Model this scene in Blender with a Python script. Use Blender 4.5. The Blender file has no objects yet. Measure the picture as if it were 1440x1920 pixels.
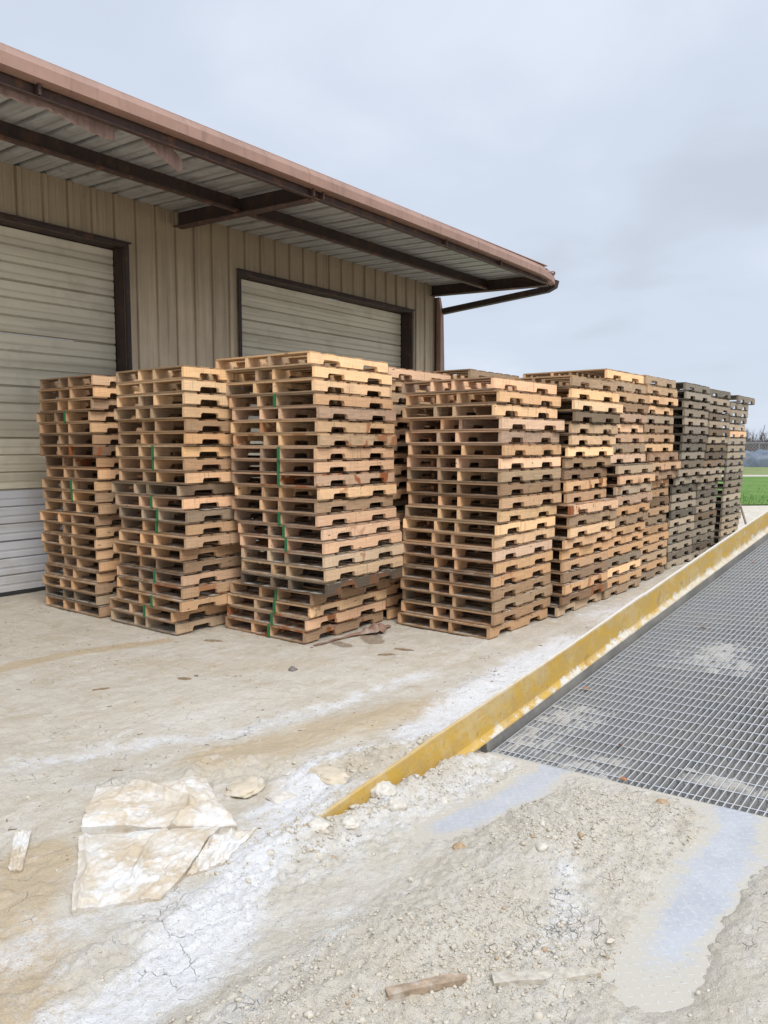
import bpy, math, random
import numpy as np
from mathutils import Matrix, Vector, Euler
R=math.radians
random.seed(7)
RNG=np.random.default_rng(11)
scene=bpy.context.scene
col=scene.collection
H_CAM=1.75

# ------------------------------------------------------------------ helpers
class MB:
    """collects boxes, prisms and patches and links them as ONE mesh object"""
    def __init__(s): s.v=[]; s.f=[]; s.t=[]
    def add(s,vs,fs,tone=0.5):
        b=len(s.v); s.v+= [tuple(p) for p in vs]
        for f in fs: s.f.append([b+i for i in f]); s.t.append(tone)
    def box(s,lo,hi,tone=0.5,jit=0.0):
        x0,y0,z0=lo; x1,y1,z1=hi
        p=[(x0,y0,z0),(x1,y0,z0),(x1,y1,z0),(x0,y1,z0),(x0,y0,z1),(x1,y0,z1),(x1,y1,z1),(x0,y1,z1)]
        if jit: p=[tuple(c+random.uniform(-jit,jit) for c in q) for q in p]
        s.add(p,[(0,3,2,1),(4,5,6,7),(0,1,5,4),(1,2,6,5),(2,3,7,6),(3,0,4,7)],tone)
    def prism(s,prof,axis,a0,a1,tone=0.5):
        """closed 2D profile swept along an axis: 'x' -> (y,z), 'y' -> (x,z), 'z' -> (x,y)"""
        n=len(prof)
        def mk(a,p):
            return {'x':(a,p[0],p[1]),'y':(p[0],a,p[1]),'z':(p[0],p[1],a)}[axis]
        vs=[mk(a0,p) for p in prof]+[mk(a1,p) for p in prof]
        fs=[tuple(range(n))[::-1],tuple(range(n,2*n))]+[(i,(i+1)%n,n+(i+1)%n,n+i) for i in range(n)]
        s.add(vs,fs,tone)
    def sweep(s,rings,tone=0.5,cap=True):
        n=len(rings[0]); vs=[p for r in rings for p in r]; fs=[]
        for k in range(len(rings)-1):
            for i in range(n):
                j=(i+1)%n; fs.append((k*n+i,k*n+j,(k+1)*n+j,(k+1)*n+i))
        if cap:
            fs.append(tuple(range(n))[::-1]); fs.append(tuple(range((len(rings)-1)*n,len(rings)*n)))
        s.add(vs,fs,tone)
    def build(s,name,mat,parent=None,smooth=False,bevel=0):
        me=bpy.data.meshes.new(name); me.from_pydata(s.v,[],s.f)
        a=me.attributes.new('tone','FLOAT','FACE'); a.data.foreach_set('value',s.t)
        me.update()
        import bmesh
        bm=bmesh.new(); bm.from_mesh(me); bmesh.ops.recalc_face_normals(bm,faces=bm.faces); bm.to_mesh(me); bm.free()
        o=bpy.data.objects.new(name,me); col.objects.link(o)
        if mat: me.materials.append(mat)
        if parent: o.parent=parent
        if smooth:
            for p in me.polygons: p.use_smooth=True
        if bevel:
            m=o.modifiers.new('bevel','BEVEL'); m.width=bevel; m.segments=1; m.limit_method='ANGLE'
        return o

def grid_mesh(name,V,nx,ny,mat,attrs=None,smooth=True,parent=None):
    """V: (ny*nx,3) array, row-major"""
    me=bpy.data.meshes.new(name)
    idx=np.arange(nx*ny).reshape(ny,nx)
    q=np.stack([idx[:-1,:-1],idx[:-1,1:],idx[1:,1:],idx[1:,:-1]],-1).reshape(-1,4)
    me.vertices.add(len(V)); me.vertices.foreach_set('co',V.astype(np.float32).ravel())
    me.loops.add(q.size); me.loops.foreach_set('vertex_index',q.ravel().astype(np.int32))
    me.polygons.add(len(q)); me.polygons.foreach_set('loop_start',np.arange(0,q.size,4,dtype=np.int32))
    me.polygons.foreach_set('loop_total',np.full(len(q),4,dtype=np.int32))
    me.update(calc_edges=True)
    if smooth: me.polygons.foreach_set('use_smooth',np.ones(len(q),dtype=bool))
    for k,a in (attrs or {}).items():
        t=me.attributes.new(k,'FLOAT','POINT'); t.data.foreach_set('value',a.astype(np.float32).ravel())
    o=bpy.data.objects.new(name,me); col.objects.link(o); me.materials.append(mat)
    if parent: o.parent=parent
    return o

def raw_mesh(name,V,F,mat,tone=None,smooth=False,parent=None):
    me=bpy.data.meshes.new(name); k=F.shape[1]
    me.vertices.add(len(V)); me.vertices.foreach_set('co',V.astype(np.float32).ravel())
    me.loops.add(F.size); me.loops.foreach_set('vertex_index',F.ravel().astype(np.int32))
    me.polygons.add(len(F)); me.polygons.foreach_set('loop_start',np.arange(0,F.size,k,dtype=np.int32))
    me.polygons.foreach_set('loop_total',np.full(len(F),k,dtype=np.int32))
    me.update(calc_edges=True)
    if smooth: me.polygons.foreach_set('use_smooth',np.ones(len(F),dtype=bool))
    if tone is not None:
        t=me.attributes.new('tone','FLOAT','FACE'); t.data.foreach_set('value',tone.astype(np.float32))
    o=bpy.data.objects.new(name,me); col.objects.link(o); me.materials.append(mat)
    if parent: o.parent=parent
    return o

def tag(o,label=None,cat=None,group=None,kind=None):
    if label: o['label']=label
    if cat: o['category']=cat
    if group: o['group']=group
    if kind: o['kind']=kind
    return o
def empty(name,loc=(0,0,0),rz=0):
    o=bpy.data.objects.new(name,None); col.objects.link(o); o.location=loc; o.rotation_euler=(0,0,rz); o.empty_display_size=.1
    return o

# numpy noise
def _hash(ix,iy,seed):
    h=(ix.astype(np.int64)*374761393+iy.astype(np.int64)*668265263+seed*1442695041)&0xffffffff
    h=((h^(h>>13))*1274126177)&0xffffffff
    h=(h^(h>>16))&0xffffffff
    return h/4294967295.0
def vn(x,y,seed=0):
    xi=np.floor(x); yi=np.floor(y); fx=x-xi; fy=y-yi
    fx=fx*fx*fx*(fx*(fx*6-15)+10); fy=fy*fy*fy*(fy*(fy*6-15)+10)
    a=_hash(xi,yi,seed); b=_hash(xi+1,yi,seed); c=_hash(xi,yi+1,seed); d=_hash(xi+1,yi+1,seed)
    return (a+(b-a)*fx)*(1-fy)+(c+(d-c)*fx)*fy
def fbm(x,y,seed=0,oct=4,gain=.5):
    s=0;a=1;t=0
    for k in range(oct):
        s=s+a*vn(x*2**k+17.3*k,y*2**k-9.1*k,seed+k); t+=a; a*=gain
    return s/t*2-1
def sst(a,b,x):
    t=np.clip((x-a)/(b-a),0,1); return t*t*(3-2*t)
def poly_dist(x,y,pts):
    d=np.full(x.shape,1e9)
    for (x0,y0),(x1,y1) in zip(pts[:-1],pts[1:]):
        dx,dy=x1-x0,y1-y0; t=np.clip(((x-x0)*dx+(y-y0)*dy)/(dx*dx+dy*dy),0,1)
        d=np.minimum(d,np.hypot(x-x0-t*dx,y-y0-t*dy))
    return d

# ------------------------------------------------------------------ node materials
class NT:
    def __init__(s,name):
        s.m=bpy.data.materials.new(name); s.m.use_nodes=True; s.t=s.m.node_tree; s.n=s.t.nodes; s.n.clear()
        s.out=s.n.new('ShaderNodeOutputMaterial'); s.b=s.n.new('ShaderNodeBsdfPrincipled'); s.l(s.b.outputs[0],s.out.inputs[0])
    def l(s,a,b): s.t.links.new(a,b)
    def set(s,inp,v):
        if isinstance(v,bpy.types.NodeSocket): s.l(v,inp)
        elif isinstance(v,(tuple,list)) and len(v)==3 and inp.type=='RGBA': inp.default_value=(*v,1)
        else: inp.default_value=v
    def coord(s,kind='Object'): return s.n.new('ShaderNodeTexCoord').outputs[kind]
    def mapping(s,v,scale=(1,1,1),loc=(0,0,0),rot=(0,0,0)):
        k=s.n.new('ShaderNodeMapping'); s.l(v,k.inputs[0]); k.inputs['Scale'].default_value=scale
        s.set(k.inputs['Location'],loc); k.inputs['Rotation'].default_value=rot; return k.outputs[0]
    def noise(s,v,scale,detail=4,rough=.55,dist=0,color=False):
        k=s.n.new('ShaderNodeTexNoise'); s.l(v,k.inputs['Vector']); k.inputs['Scale'].default_value=scale
        k.inputs['Detail'].default_value=detail; k.inputs['Roughness'].default_value=rough; k.inputs['Distortion'].default_value=dist
        return k.outputs[1 if color else 0]
    def vor(s,v,scale,feature='F1',out='Distance',rand=1):
        k=s.n.new('ShaderNodeTexVoronoi'); k.feature=feature; s.l(v,k.inputs['Vector']); k.inputs['Scale'].default_value=scale
        k.inputs['Randomness'].default_value=rand; return k.outputs[out]
    def wave(s,v,scale,dist=0,direction='X',det=2):
        k=s.n.new('ShaderNodeTexWave'); s.l(v,k.inputs[0]); k.inputs['Scale'].default_value=scale; k.bands_direction=direction
        k.inputs['Distortion'].default_value=dist; k.inputs['Detail'].default_value=det; return k.outputs[1]
    def ramp(s,f,a,b,lo=0.0,hi=1.0,smooth=True):
        k=s.n.new('ShaderNodeMapRange'); s.set(k.inputs[0],f); k.inputs[1].default_value=a; k.inputs[2].default_value=b
        k.inputs[3].default_value=lo; k.inputs[4].default_value=hi; k.interpolation_type='SMOOTHSTEP' if smooth else 'LINEAR'; return k.outputs[0]
    def math(s,op,a,b=0.0,c=None,clamp=False):
        k=s.n.new('ShaderNodeMath'); k.operation=op; k.use_clamp=clamp; s.set(k.inputs[0],a); s.set(k.inputs[1],b)
        if c is not None: s.set(k.inputs[2],c)
        return k.outputs[0]
    def mix(s,f,a,b,mode='MIX'):
        k=s.n.new('ShaderNodeMix'); k.data_type='RGBA'; k.blend_type=mode; s.set(k.inputs[0],f); s.set(k.inputs[6],a); s.set(k.inputs[7],b); return k.outputs[2]
    def attr(s,name):
        k=s.n.new('ShaderNodeAttribute'); k.attribute_name=name; return k.outputs['Fac']
    def sep(s,v):
        k=s.n.new('ShaderNodeSeparateXYZ'); s.l(v,k.inputs[0]); return k.outputs
    def vadd(s,a,b):
        k=s.n.new('ShaderNodeVectorMath'); k.operation='ADD'; s.set(k.inputs[0],a); s.set(k.inputs[1],b); return k.outputs[0]
    def objinfo(s): return s.n.new('ShaderNodeObjectInfo').outputs
    def geom(s): return s.n.new('ShaderNodeNewGeometry').outputs
    def bump(s,h,strength=.5,dist=.01,prev=None):
        k=s.n.new('ShaderNodeBump'); k.inputs['Strength'].default_value=strength; k.inputs['Distance'].default_value=dist; s.set(k.inputs['Height'],h)
        if prev is not None: s.l(prev,k.inputs['Normal'])
        return k.outputs[0]
    def fin(s,color,rough=.7,metal=0.0,normal=None,spec=None):
        s.set(s.b.inputs['Base Color'],color); s.set(s.b.inputs['Roughness'],rough); s.set(s.b.inputs['Metallic'],metal)
        if normal is not None: s.l(normal,s.b.inputs['Normal'])
        if spec is not None: s.b.inputs['Specular IOR Level'].default_value=spec
        return s.m

def mat_wood(name,along):
    """pallet wood: tint from the object's colour, grain along the given axis, per-object random figure"""
    t=NT(name); oi=t.objinfo(); c=t.coord()
    off=t.math('MULTIPLY',oi['Random'],37.0)
    cmb=t.n.new('ShaderNodeCombineXYZ'); t.l(off,cmb.inputs[0]); t.l(off,cmb.inputs[1]); t.l(off,cmb.inputs[2])
    c2=t.vadd(c,cmb.outputs[0])
    sc={'x':(3,40,55),'y':(40,3,55)}[along]
    g=t.noise(t.mapping(c2,sc),1.6,4,.65)
    g2=t.noise(t.mapping(c2,tuple(k*3.2 for k in sc)),1.0,3,.6)
    blot=t.noise(c2,2.6,3,.6)
    tone=t.attr('tone')
    k=t.math('ADD',t.math('MULTIPLY',tone,.55),t.math('MULTIPLY',g,.55))
    k=t.math('ADD',k,t.math('MULTIPLY',g2,.22))
    v=t.ramp(k,.28,1.02,.52,1.42,False)
    hsv=t.n.new('ShaderNodeHueSaturation'); t.l(oi['Color'],hsv.inputs['Color']); t.l(v,hsv.inputs['Value'])
    t.set(hsv.inputs['Saturation'],t.ramp(t.math('ADD',t.math('MULTIPLY',oi['Random'],.5),t.math('MULTIPLY',tone,.5)),0,1,.86,1.06,False))
    base=hsv.outputs[0]
    # grey weather patches
    gw=t.ramp(blot,.57,.75,0,.42)
    base=t.mix(gw,base,t.mix(.6,base,(.24,.165,.11)))
    # vertical drip stains
    dr=t.noise(t.mapping(c2,(26,26,2.0)),1.0,3,.6)
    base=t.mix(t.ramp(dr,.61,.71,0,.4),base,(.15,.10,.065)); sx=t.noise(t.mapping(c2,(90,90,6)),1.0,2,.5); base=t.mix(t.ramp(sx,.55,.7,0,.22),base,(.20,.14,.09))
    # knots
    kn=t.vor(t.mapping(c2,{'x':(4,11,11),'y':(11,4,11)}[along]),1.0)
    base=t.mix(t.ramp(kn,.05,.11,.75,0),base,(.12,.07,.04))
    # rusty orange stain, strength carried per object
    st=t.noise(t.vadd(c2,(3.1,1.7,0)),3.2,3,.55,.6)
    rs=t.math('MULTIPLY',t.ramp(st,.565,.615),t.math('SUBTRACT',1.0,oi['Alpha']),clamp=True)
    base=t.mix(rs,base,(.30,.095,.03))
    # green end paint dabs on the ends of some stringers
    if along=='y':
        y=t.sep(c)[1]
        endm=t.math('LESS_THAN',t.math('ABSOLUTE',y),.0035)
        gp=t.noise(t.vadd(c2,(9,2,5)),38,2,.5)
        gm=t.math('MULTIPLY',endm,t.ramp(gp,.52,.58)); gm=t.math('MULTIPLY',gm,t.math('GREATER_THAN',oi['Random'],.45))
        base=t.mix(t.math('MULTIPLY',gm,.75),base,(.06,.22,.07))
    # pale mineral dust lying on upward faces low in the stacks
    ge=t.geom(); nz=t.sep(ge['Normal'])[2]; pz=t.sep(ge['Position'])[2]
    du=t.noise(ge['Position'],9,4,.6)
    dm=t.math('MULTIPLY',t.ramp(nz,.6,.9),t.ramp(t.math('SUBTRACT',du,t.math('MULTIPLY',pz,.07)),.40,.56,0,.85))
    base=t.mix(dm,base,(.52,.48,.42))
    nb=t.bump(t.math('ADD',g,g2),.35,.004)
    return t.fin(base,.82,0,nb,.25)

def mat_plain(name,color,rough=.6,metal=0,var=.25,scale=6,dirt=None,dirt_amt=.4,dscale=3,bump=.15):
    t=NT(name); c=t.coord(); n=t.noise(c,scale,4,.6)
    v=t.ramp(n,.25,.75,1-var,1+var,False)
    base=t.mix(1.0,color,t.mix(0.0,v,v),'MULTIPLY')
    if dirt:
        d=t.noise(t.vadd(c,(5,3,1)),dscale,5,.65)
        base=t.mix(t.ramp(d,.48,.68,0,dirt_amt),base,dirt)
    nb=t.bump(n,bump,.004)
    return t.fin(base,rough,metal,nb)

def mat_ground():
    t=NT('limestone_dirt'); p=t.geom()['Position']
    n1=t.noise(p,1.1,5,.62); n2=t.noise(p,7,5,.65); n3=t.noise(p,42,4,.7); n4=t.noise(p,170,3,.7)
    base=t.mix(t.ramp(n1,.35,.68),(.54,.475,.375),(.60,.55,.465))
    base=t.mix(t.ramp(n2,.42,.66,0,.7),base,(.64,.595,.52))
    base=t.mix(t.ramp(t.noise(t.vadd(p,(4,9,0)),3.3,5,.7),.53,.68,0,.55),base,(.455,.37,.255))
    # tyre-dragged streaks running with the yard traffic
    stv=t.noise(t.mapping(p,(5.5,.7,1),rot=(0,0,R(-20))),1.0,4,.6)
    base=t.mix(t.ramp(stv,.5,.72,0,.5),base,(.68,.65,.59))
    tan=t.attr('tan'); base=t.mix(t.ramp(t.math('ADD',tan,t.math('MULTIPLY',t.math('SUBTRACT',n2,.5),.9)),.3,.75,0,.9),base,(.52,.405,.26))
    gry=t.attr('grey'); base=t.mix(t.ramp(t.math('ADD',gry,t.math('MULTIPLY',t.math('SUBTRACT',n2,.5),.8)),.3,.8,0,.85),base,(.60,.555,.47))
    pw=t.math('ADD',t.attr('powder'),t.math('ADD',t.math('MULTIPLY',t.math('SUBTRACT',n2,.5),1.1),t.math('ADD',t.math('MULTIPLY',t.math('SUBTRACT',n3,.5),.9),t.math('MULTIPLY',t.math('SUBTRACT',n4,.5),.8))))
    base=t.mix(t.ramp(pw,.30,.88,0,.92),base,(.76,.76,.765))
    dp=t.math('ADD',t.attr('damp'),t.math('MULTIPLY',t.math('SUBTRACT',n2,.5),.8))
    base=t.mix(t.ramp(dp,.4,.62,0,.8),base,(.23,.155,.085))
    # speckle of grit
    base=t.mix(t.ramp(n4,.58,.72,0,.6),base,(.36,.32,.26)); n5=t.noise(p,420,2,.7); base=t.mix(t.ramp(n5,.56,.72,0,.55),base,(.38,.34,.28)); base=t.mix(t.ramp(n5,.46,.30,0,.4),base,(.76,.745,.71)); base=t.mix(t.ramp(n3,.54,.70,0,.5),base,(.42,.365,.28)); n6=t.noise(t.mapping(p,(14,4,1),rot=(0,0,R(-24))),1.0,5,.7); base=t.mix(t.ramp(n6,.52,.68,0,.4),base,(.44,.38,.29)); base=t.mix(t.ramp(n6,.46,.30,0,.45),base,(.72,.70,.655))
    base=t.mix(t.ramp(n4,.40,.28,0,.4),base,(.70,.68,.64))
    sp=t.vor(p,33); base=t.mix(t.math('MULTIPLY',t.ramp(sp,.07,.13,1,0),t.ramp(n2,.5,.6)),base,(.27,.22,.16))
    # hairline mud cracks
    wv=t.vadd(p,t.mapping(t.noise(p,9,3,.6,0,True),(.09,.09,.0)))
    cr=t.vor(wv,7.5,'DISTANCE_TO_EDGE'); cr2=t.vor(wv,19,'DISTANCE_TO_EDGE')
    cm=t.math('MULTIPLY',t.ramp(n1,.54,.64),t.ramp(n2,.50,.60))
    crk=t.math('MULTIPLY',t.ramp(cr,.0,.011,1,0),cm)
    cm2=t.math('MULTIPLY',t.ramp(t.noise(t.vadd(p,(7,1,0)),1.6,3,.6),.56,.64),t.ramp(n2,.48,.6))
    crk=t.math('MAXIMUM',crk,t.math('MULTIPLY',t.ramp(cr2,.0,.03,1,0),cm2))
    base=t.mix(t.math('MULTIPLY',crk,.2),base,(.34,.28,.21))
    hgt=t.math('ADD',t.math('MULTIPLY',n3,.6),t.math('MULTIPLY',n4,.35)); hgt=t.math('SUBTRACT',hgt,t.math('MULTIPLY',crk,.8))
    hgt=t.math('ADD',hgt,t.math('ADD',t.math('MULTIPLY',n2,.8),t.math('MULTIPLY',n5,.16)))
    return t.fin(base,.93,0,t.bump(hgt,1.0,.017),.15)

def mat_pebble():
    t=NT('limestone_grit'); tone=t.attr('tone'); p=t.geom()['Position']; n=t.noise(p,90,3,.6)
    k=t.math('ADD',tone,t.math('MULTIPLY',t.math('SUBTRACT',n,.5),.3))
    base=t.mix(t.ramp(k,.0,.75),(.50,.45,.36),(.55,.50,.415))
    base=t.mix(t.ramp(k,.85,1.15),base,(.68,.65,.59))
    base=t.mix(t.ramp(tone,.028,.024,0,1),base,(.42,.31,.21))
    return t.fin(base,.95,0,t.bump(n,.5,.004),.15)

def mat_wall():
    t=NT('tan_ribbed_steel'); p=t.geom()['Position']; s=t.sep(p)
    n=t.noise(t.mapping(p,(1,9,.35)),1.0,5,.65); n2=t.noise(p,3,4,.6)
    base=t.mix(t.ramp(n2,.3,.7),(.76,.62,.435),(.68,.55,.385))
    # run-off grime streaking from the eave; upper darkening also paints in canopy shade
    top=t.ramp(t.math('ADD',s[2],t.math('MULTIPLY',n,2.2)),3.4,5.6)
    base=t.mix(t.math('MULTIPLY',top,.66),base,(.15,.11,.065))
    base=t.mix(t.ramp(n,.56,.70,0,.5),base,(.17,.125,.08))
    base=t.mix(t.ramp(t.noise(t.mapping(p,(1,30,.5)),1.0,3,.6),.58,.72,0,.35),base,(.20,.15,.095))
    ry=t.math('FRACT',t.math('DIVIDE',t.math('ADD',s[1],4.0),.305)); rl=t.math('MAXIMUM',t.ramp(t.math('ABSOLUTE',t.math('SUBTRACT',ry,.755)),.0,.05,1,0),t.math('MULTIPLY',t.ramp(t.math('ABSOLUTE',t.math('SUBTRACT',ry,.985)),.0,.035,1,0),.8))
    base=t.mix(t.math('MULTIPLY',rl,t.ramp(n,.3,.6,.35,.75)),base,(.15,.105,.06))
    return t.fin(base,.55,0,t.bump(n2,.1,.004),.35)

def mat_door():
    t=NT('roll_door_steel'); oi=t.objinfo(); c=t.geom()['Position']
    n=t.noise(t.mapping(c,(1,.45,7)),1.0,4,.65); n2=t.noise(c,2.2,4,.6)
    base=t.mix(t.ramp(n,.5,.72,0,.4),oi['Color'],(.33,.28,.20))
    base=t.mix(t.ramp(n2,.5,.7,0,.3),base,(.36,.32,.24))
    fz=t.math('FRACT',t.math('DIVIDE',t.math('SUBTRACT',t.sep(c)[2],.03),.19952))
    gl=t.math('MAXIMUM',t.ramp(t.math('ABSOLUTE',t.math('SUBTRACT',fz,.035)),.02,.06,1,0),t.math('MULTIPLY',t.ramp(t.math('ABSOLUTE',t.math('SUBTRACT',fz,.465)),.02,.08,1,0),.45))
    base=t.mix(t.math('MULTIPLY',gl,.42),base,(.13,.11,.085))
    bnd=t.noise(t.mapping(c,(.02,.10,4.2)),1.0,2,.5); base=t.mix(t.ramp(bnd,.5,.66,0,.4),base,(.40,.355,.265))
    return t.fin(base,.5,0,t.bump(n2,.08,.003),.35)

def mat_rust_steel(name,color,rust=.45,seed=0.0,rustcol=(.20,.085,.04)):
    t=NT(name); c=t.geom()['Position']; n=t.noise(t.vadd(c,(seed,0,0)),5,6,.7); n2=t.noise(t.mapping(c,(8,8,1.5)),1.6,4,.6)
    base=t.mix(t.ramp(n2,.4,.7,0,.5),color,tuple(k*.45 for k in color))
    base=t.mix(t.ramp(n,.52,.66,0,rust),base,rustcol)
    return t.fin(base,.65,.1,t.bump(n,.3,.004))

def mat_gutter():
    t=NT('pinkish_brown_gutter'); c=t.geom()['Position']; n=t.noise(c,2.2,5,.65); n2=t.noise(t.mapping(c,(9,9,1)),1.5,4,.6)
    base=t.mix(t.ramp(n,.3,.7),(.37,.225,.17),(.30,.18,.135))
    base=t.mix(t.ramp(n2,.5,.72,0,.4),base,(.16,.09,.07))
    return t.fin(base,.5,0,t.bump(n,.06,.003))

def mat_deck():
    t=NT('galvanised_roof_sheet'); c=t.geom()['Position']; n=t.noise(t.mapping(c,(1.2,6,6)),1.3,5,.65); n2=t.noise(c,8,4,.6)
    base=t.mix(t.ramp(n,.35,.68),(.50,.505,.50),(.36,.36,.35))
    base=t.mix(t.ramp(n2,.54,.7,0,.5),base,(.24,.205,.165)); ry=t.math('FRACT',t.math('DIVIDE',t.math('ADD',t.sep(c)[1],4.3),.305)); rl=t.math('MAXIMUM',t.ramp(t.math('ABSOLUTE',t.math('SUBTRACT',ry,.795)),.06,.15,1,0),t.math('MULTIPLY',t.ramp(t.math('ABSOLUTE',t.math('SUBTRACT',ry,.33)),.02,.07,1,0),.4)); base=t.mix(t.math('MULTIPLY',rl,t.ramp(n,.3,.6,.5,.85)),base,(.085,.075,.065))
    return t.fin(base,.5,.12,t.bump(n2,.12,.003))

def mat_kerb():
    t=NT('worn_yellow_paint'); c=t.coord(); s=t.sep(c)
    n=t.noise(t.mapping(c,(1,4,9)),1.6,6,.7); n2=t.noise(c,11,5,.7); n3=t.noise(c,55,3,.6)
    base=t.mix(t.ramp(n,.3,.7),(.55,.345,.05),(.45,.295,.09))
    base=t.mix(t.ramp(n2,.5,.66,0,.5),base,(.40,.30,.13))
    base=t.mix(t.math('MULTIPLY',t.ramp(n,.45,.7),t.ramp(s[1],-.5,3.0,0,.6)),base,(.47,.375,.20))
    # paint scraped off along the lower edge, more so farther up the ramp, showing chalky primer
    low=t.ramp(s[2],.06,.135,1,0,False)
    w=t.math('ADD',t.math('MULTIPLY',low,.62),t.math('MULTIPLY',t.math('SUBTRACT',n2,.5),1.7))
    w=t.math('ADD',w,t.ramp(s[1],-.6,4.0,-.2,.24,False))
    w=t.math('ADD',w,t.math('MULTIPLY',t.math('SUBTRACT',n3,.5),.35))
    base=t.mix(t.ramp(w,.40,.62,0,.9),base,t.mix(t.ramp(n2,.35,.65),(.50,.43,.30),(.62,.60,.55)))
    base=t.mix(t.ramp(n3,.68,.76,0,.6),base,(.70,.68,.63)); base=t.mix(t.ramp(t.noise(t.vadd(c,(2,5,1)),3.5,6,.75),.46,.66,0,.5),base,(.56,.47,.30)); base=t.mix(t.ramp(t.noise(t.vadd(c,(8,5,1)),23,4,.7),.60,.68,0,.7),base,(.34,.21,.07))
    nz=t.sep(t.geom()['Normal'])[2]
    base=t.mix(t.math('MULTIPLY',t.math('MULTIPLY',t.ramp(nz,.6,.9),t.ramp(s[2],.2,.22)),t.ramp(t.math('ADD',n2,t.ramp(s[1],-1,2.0,-.25,.08)),.3,.52)),base,(.64,.61,.55)); base=t.mix(t.math('MULTIPLY',t.ramp(t.math('ADD',s[2],t.math('MULTIPLY',n2,.03)),.246,.264),t.ramp(s[1],-.8,2.0,.15,.8)),base,(.66,.63,.57))
    sc=t.noise(t.mapping(c,(1,2,70),rot=(R(9),0,0)),1.2,3,.5)
    base=t.mix(t.ramp(sc,.67,.73,0,.55),base,(.62,.55,.40))
    base=t.mix(t.ramp(t.noise(c,4,4,.7),.64,.75,0,.5),base,(.24,.13,.05))
    return t.fin(base,.55,0,t.bump(n2,.2,.004))

def mat_steel(name,color,dust=.5,metal=.3,dust_col=(.62,.59,.53),tops=0.0):
    t=NT(name); p=t.geom()['Position']; n=t.noise(p,3,5,.65); n2=t.noise(p,24,4,.65)
    base=t.mix(t.ramp(n2,.3,.7),color,tuple(k*.72 for k in color))
    nz=t.sep(t.geom()['Normal'])[2]
    d=t.math('MULTIPLY',t.ramp(t.math('ADD',n,t.math('MULTIPLY',t.math('SUBTRACT',n2,.5),.5)),.46,.62),dust)
    d=t.math('MULTIPLY',d,t.ramp(nz,-.2,.7,.12,1))
    base=t.mix(t.math('MULTIPLY',t.ramp(nz,.7,.9),tops),base,(.60,.605,.61))
    base=t.mix(d,base,dust_col)
    return t.fin(base,.55,metal,t.bump(n2,.15,.002))

def mat_plate():
    """tread plate with raised lozenges and a film of dust"""
    t=NT('dusty_tread_plate'); c=t.coord(); n=t.noise(c,5,5,.65); n2=t.noise(c,40,4,.65)
    a=t.mapping(c,(28,28,1),rot=(0,0,R(45)))
    v=t.sep(a); fx=t.math('FRACT',v[0]); fy=t.math('FRACT',v[1])
    par=t.math('MODULO',t.math('ABSOLUTE',t.math('ADD',t.math('FLOOR',v[0]),t.math('FLOOR',v[1]))),2.0)
    dx=t.math('ABSOLUTE',t.math('SUBTRACT',fx,.5)); dy=t.math('ABSOLUTE',t.math('SUBTRACT',fy,.5))
    e1=t.math('ADD',t.math('MULTIPLY',dx,1.1),t.math('MULTIPLY',dy,4.0)); e2=t.math('ADD',t.math('MULTIPLY',dx,4.0),t.math('MULTIPLY',dy,1.1))
    e=t.n.new('ShaderNodeMix'); e.data_type='FLOAT'; t.l(par,e.inputs[0]); t.l(e1,e.inputs[2]); t.l(e2,e.inputs[3])
    loz=t.ramp(e.outputs[0],.35,.5,1,0)
    base=t.mix(t.ramp(n,.35,.65),(.43,.445,.47),(.485,.50,.525))
    base=t.mix(t.ramp(n2,.50,.72,0,.4),base,(.62,.61,.595)); dd=t.math('ADD',t.attr('dust'),t.math('ADD',t.math('MULTIPLY',t.math('SUBTRACT',t.noise(c,13,6,.75),.5),1.9),t.math('MULTIPLY',t.math('SUBTRACT',n2,.5),.6))); base=t.mix(t.ramp(dd,.15,.85,0,.95),base,(.53,.49,.41))
    base=t.mix(t.math('MULTIPLY',loz,.3),base,(.66,.68,.71))
    base=t.mix(t.ramp(t.noise(c,90,2,.5),.66,.72,0,.6),base,(.30,.28,.26))
    return t.fin(base,.5,.15,t.bump(t.math('ADD',loz,t.math('MULTIPLY',n2,.25)),.35,.003))

def mat_sack():
    t=NT('woven_sack'); c=t.coord(); n=t.noise(c,4.5,5,.65); n2=t.noise(c,30,4,.65)
    w=t.wave(t.mapping(c,(1,1,1),rot=(0,0,R(48))),38,1.2,'X'); w2=t.wave(t.mapping(c,(1,1,1),rot=(0,0,R(-42))),60,.8,'X')
    base=t.mix(t.ramp(n,.38,.62),(.60,.545,.46),(.49,.395,.275))
    base=t.mix(t.math('MULTIPLY',t.ramp(w,.3,.8),.35),base,(.62,.58,.51))
    pw=t.noise(t.vadd(c,(1.2,.4,0)),3.8,5,.65)
    base=t.mix(t.ramp(t.math('ADD',pw,t.math('MULTIPLY',t.math('SUBTRACT',n2,.5),.4)),  .42,.62,0,.82),base,(.70,.70,.69))
    b=t.bump(t.math('ADD',t.math('MULTIPLY',w,.6),t.math('MULTIPLY',w2,.3)),.35,.004)
    return t.fin(base,.85,0,t.bump(n2,.5,.006,b),.2)

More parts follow.
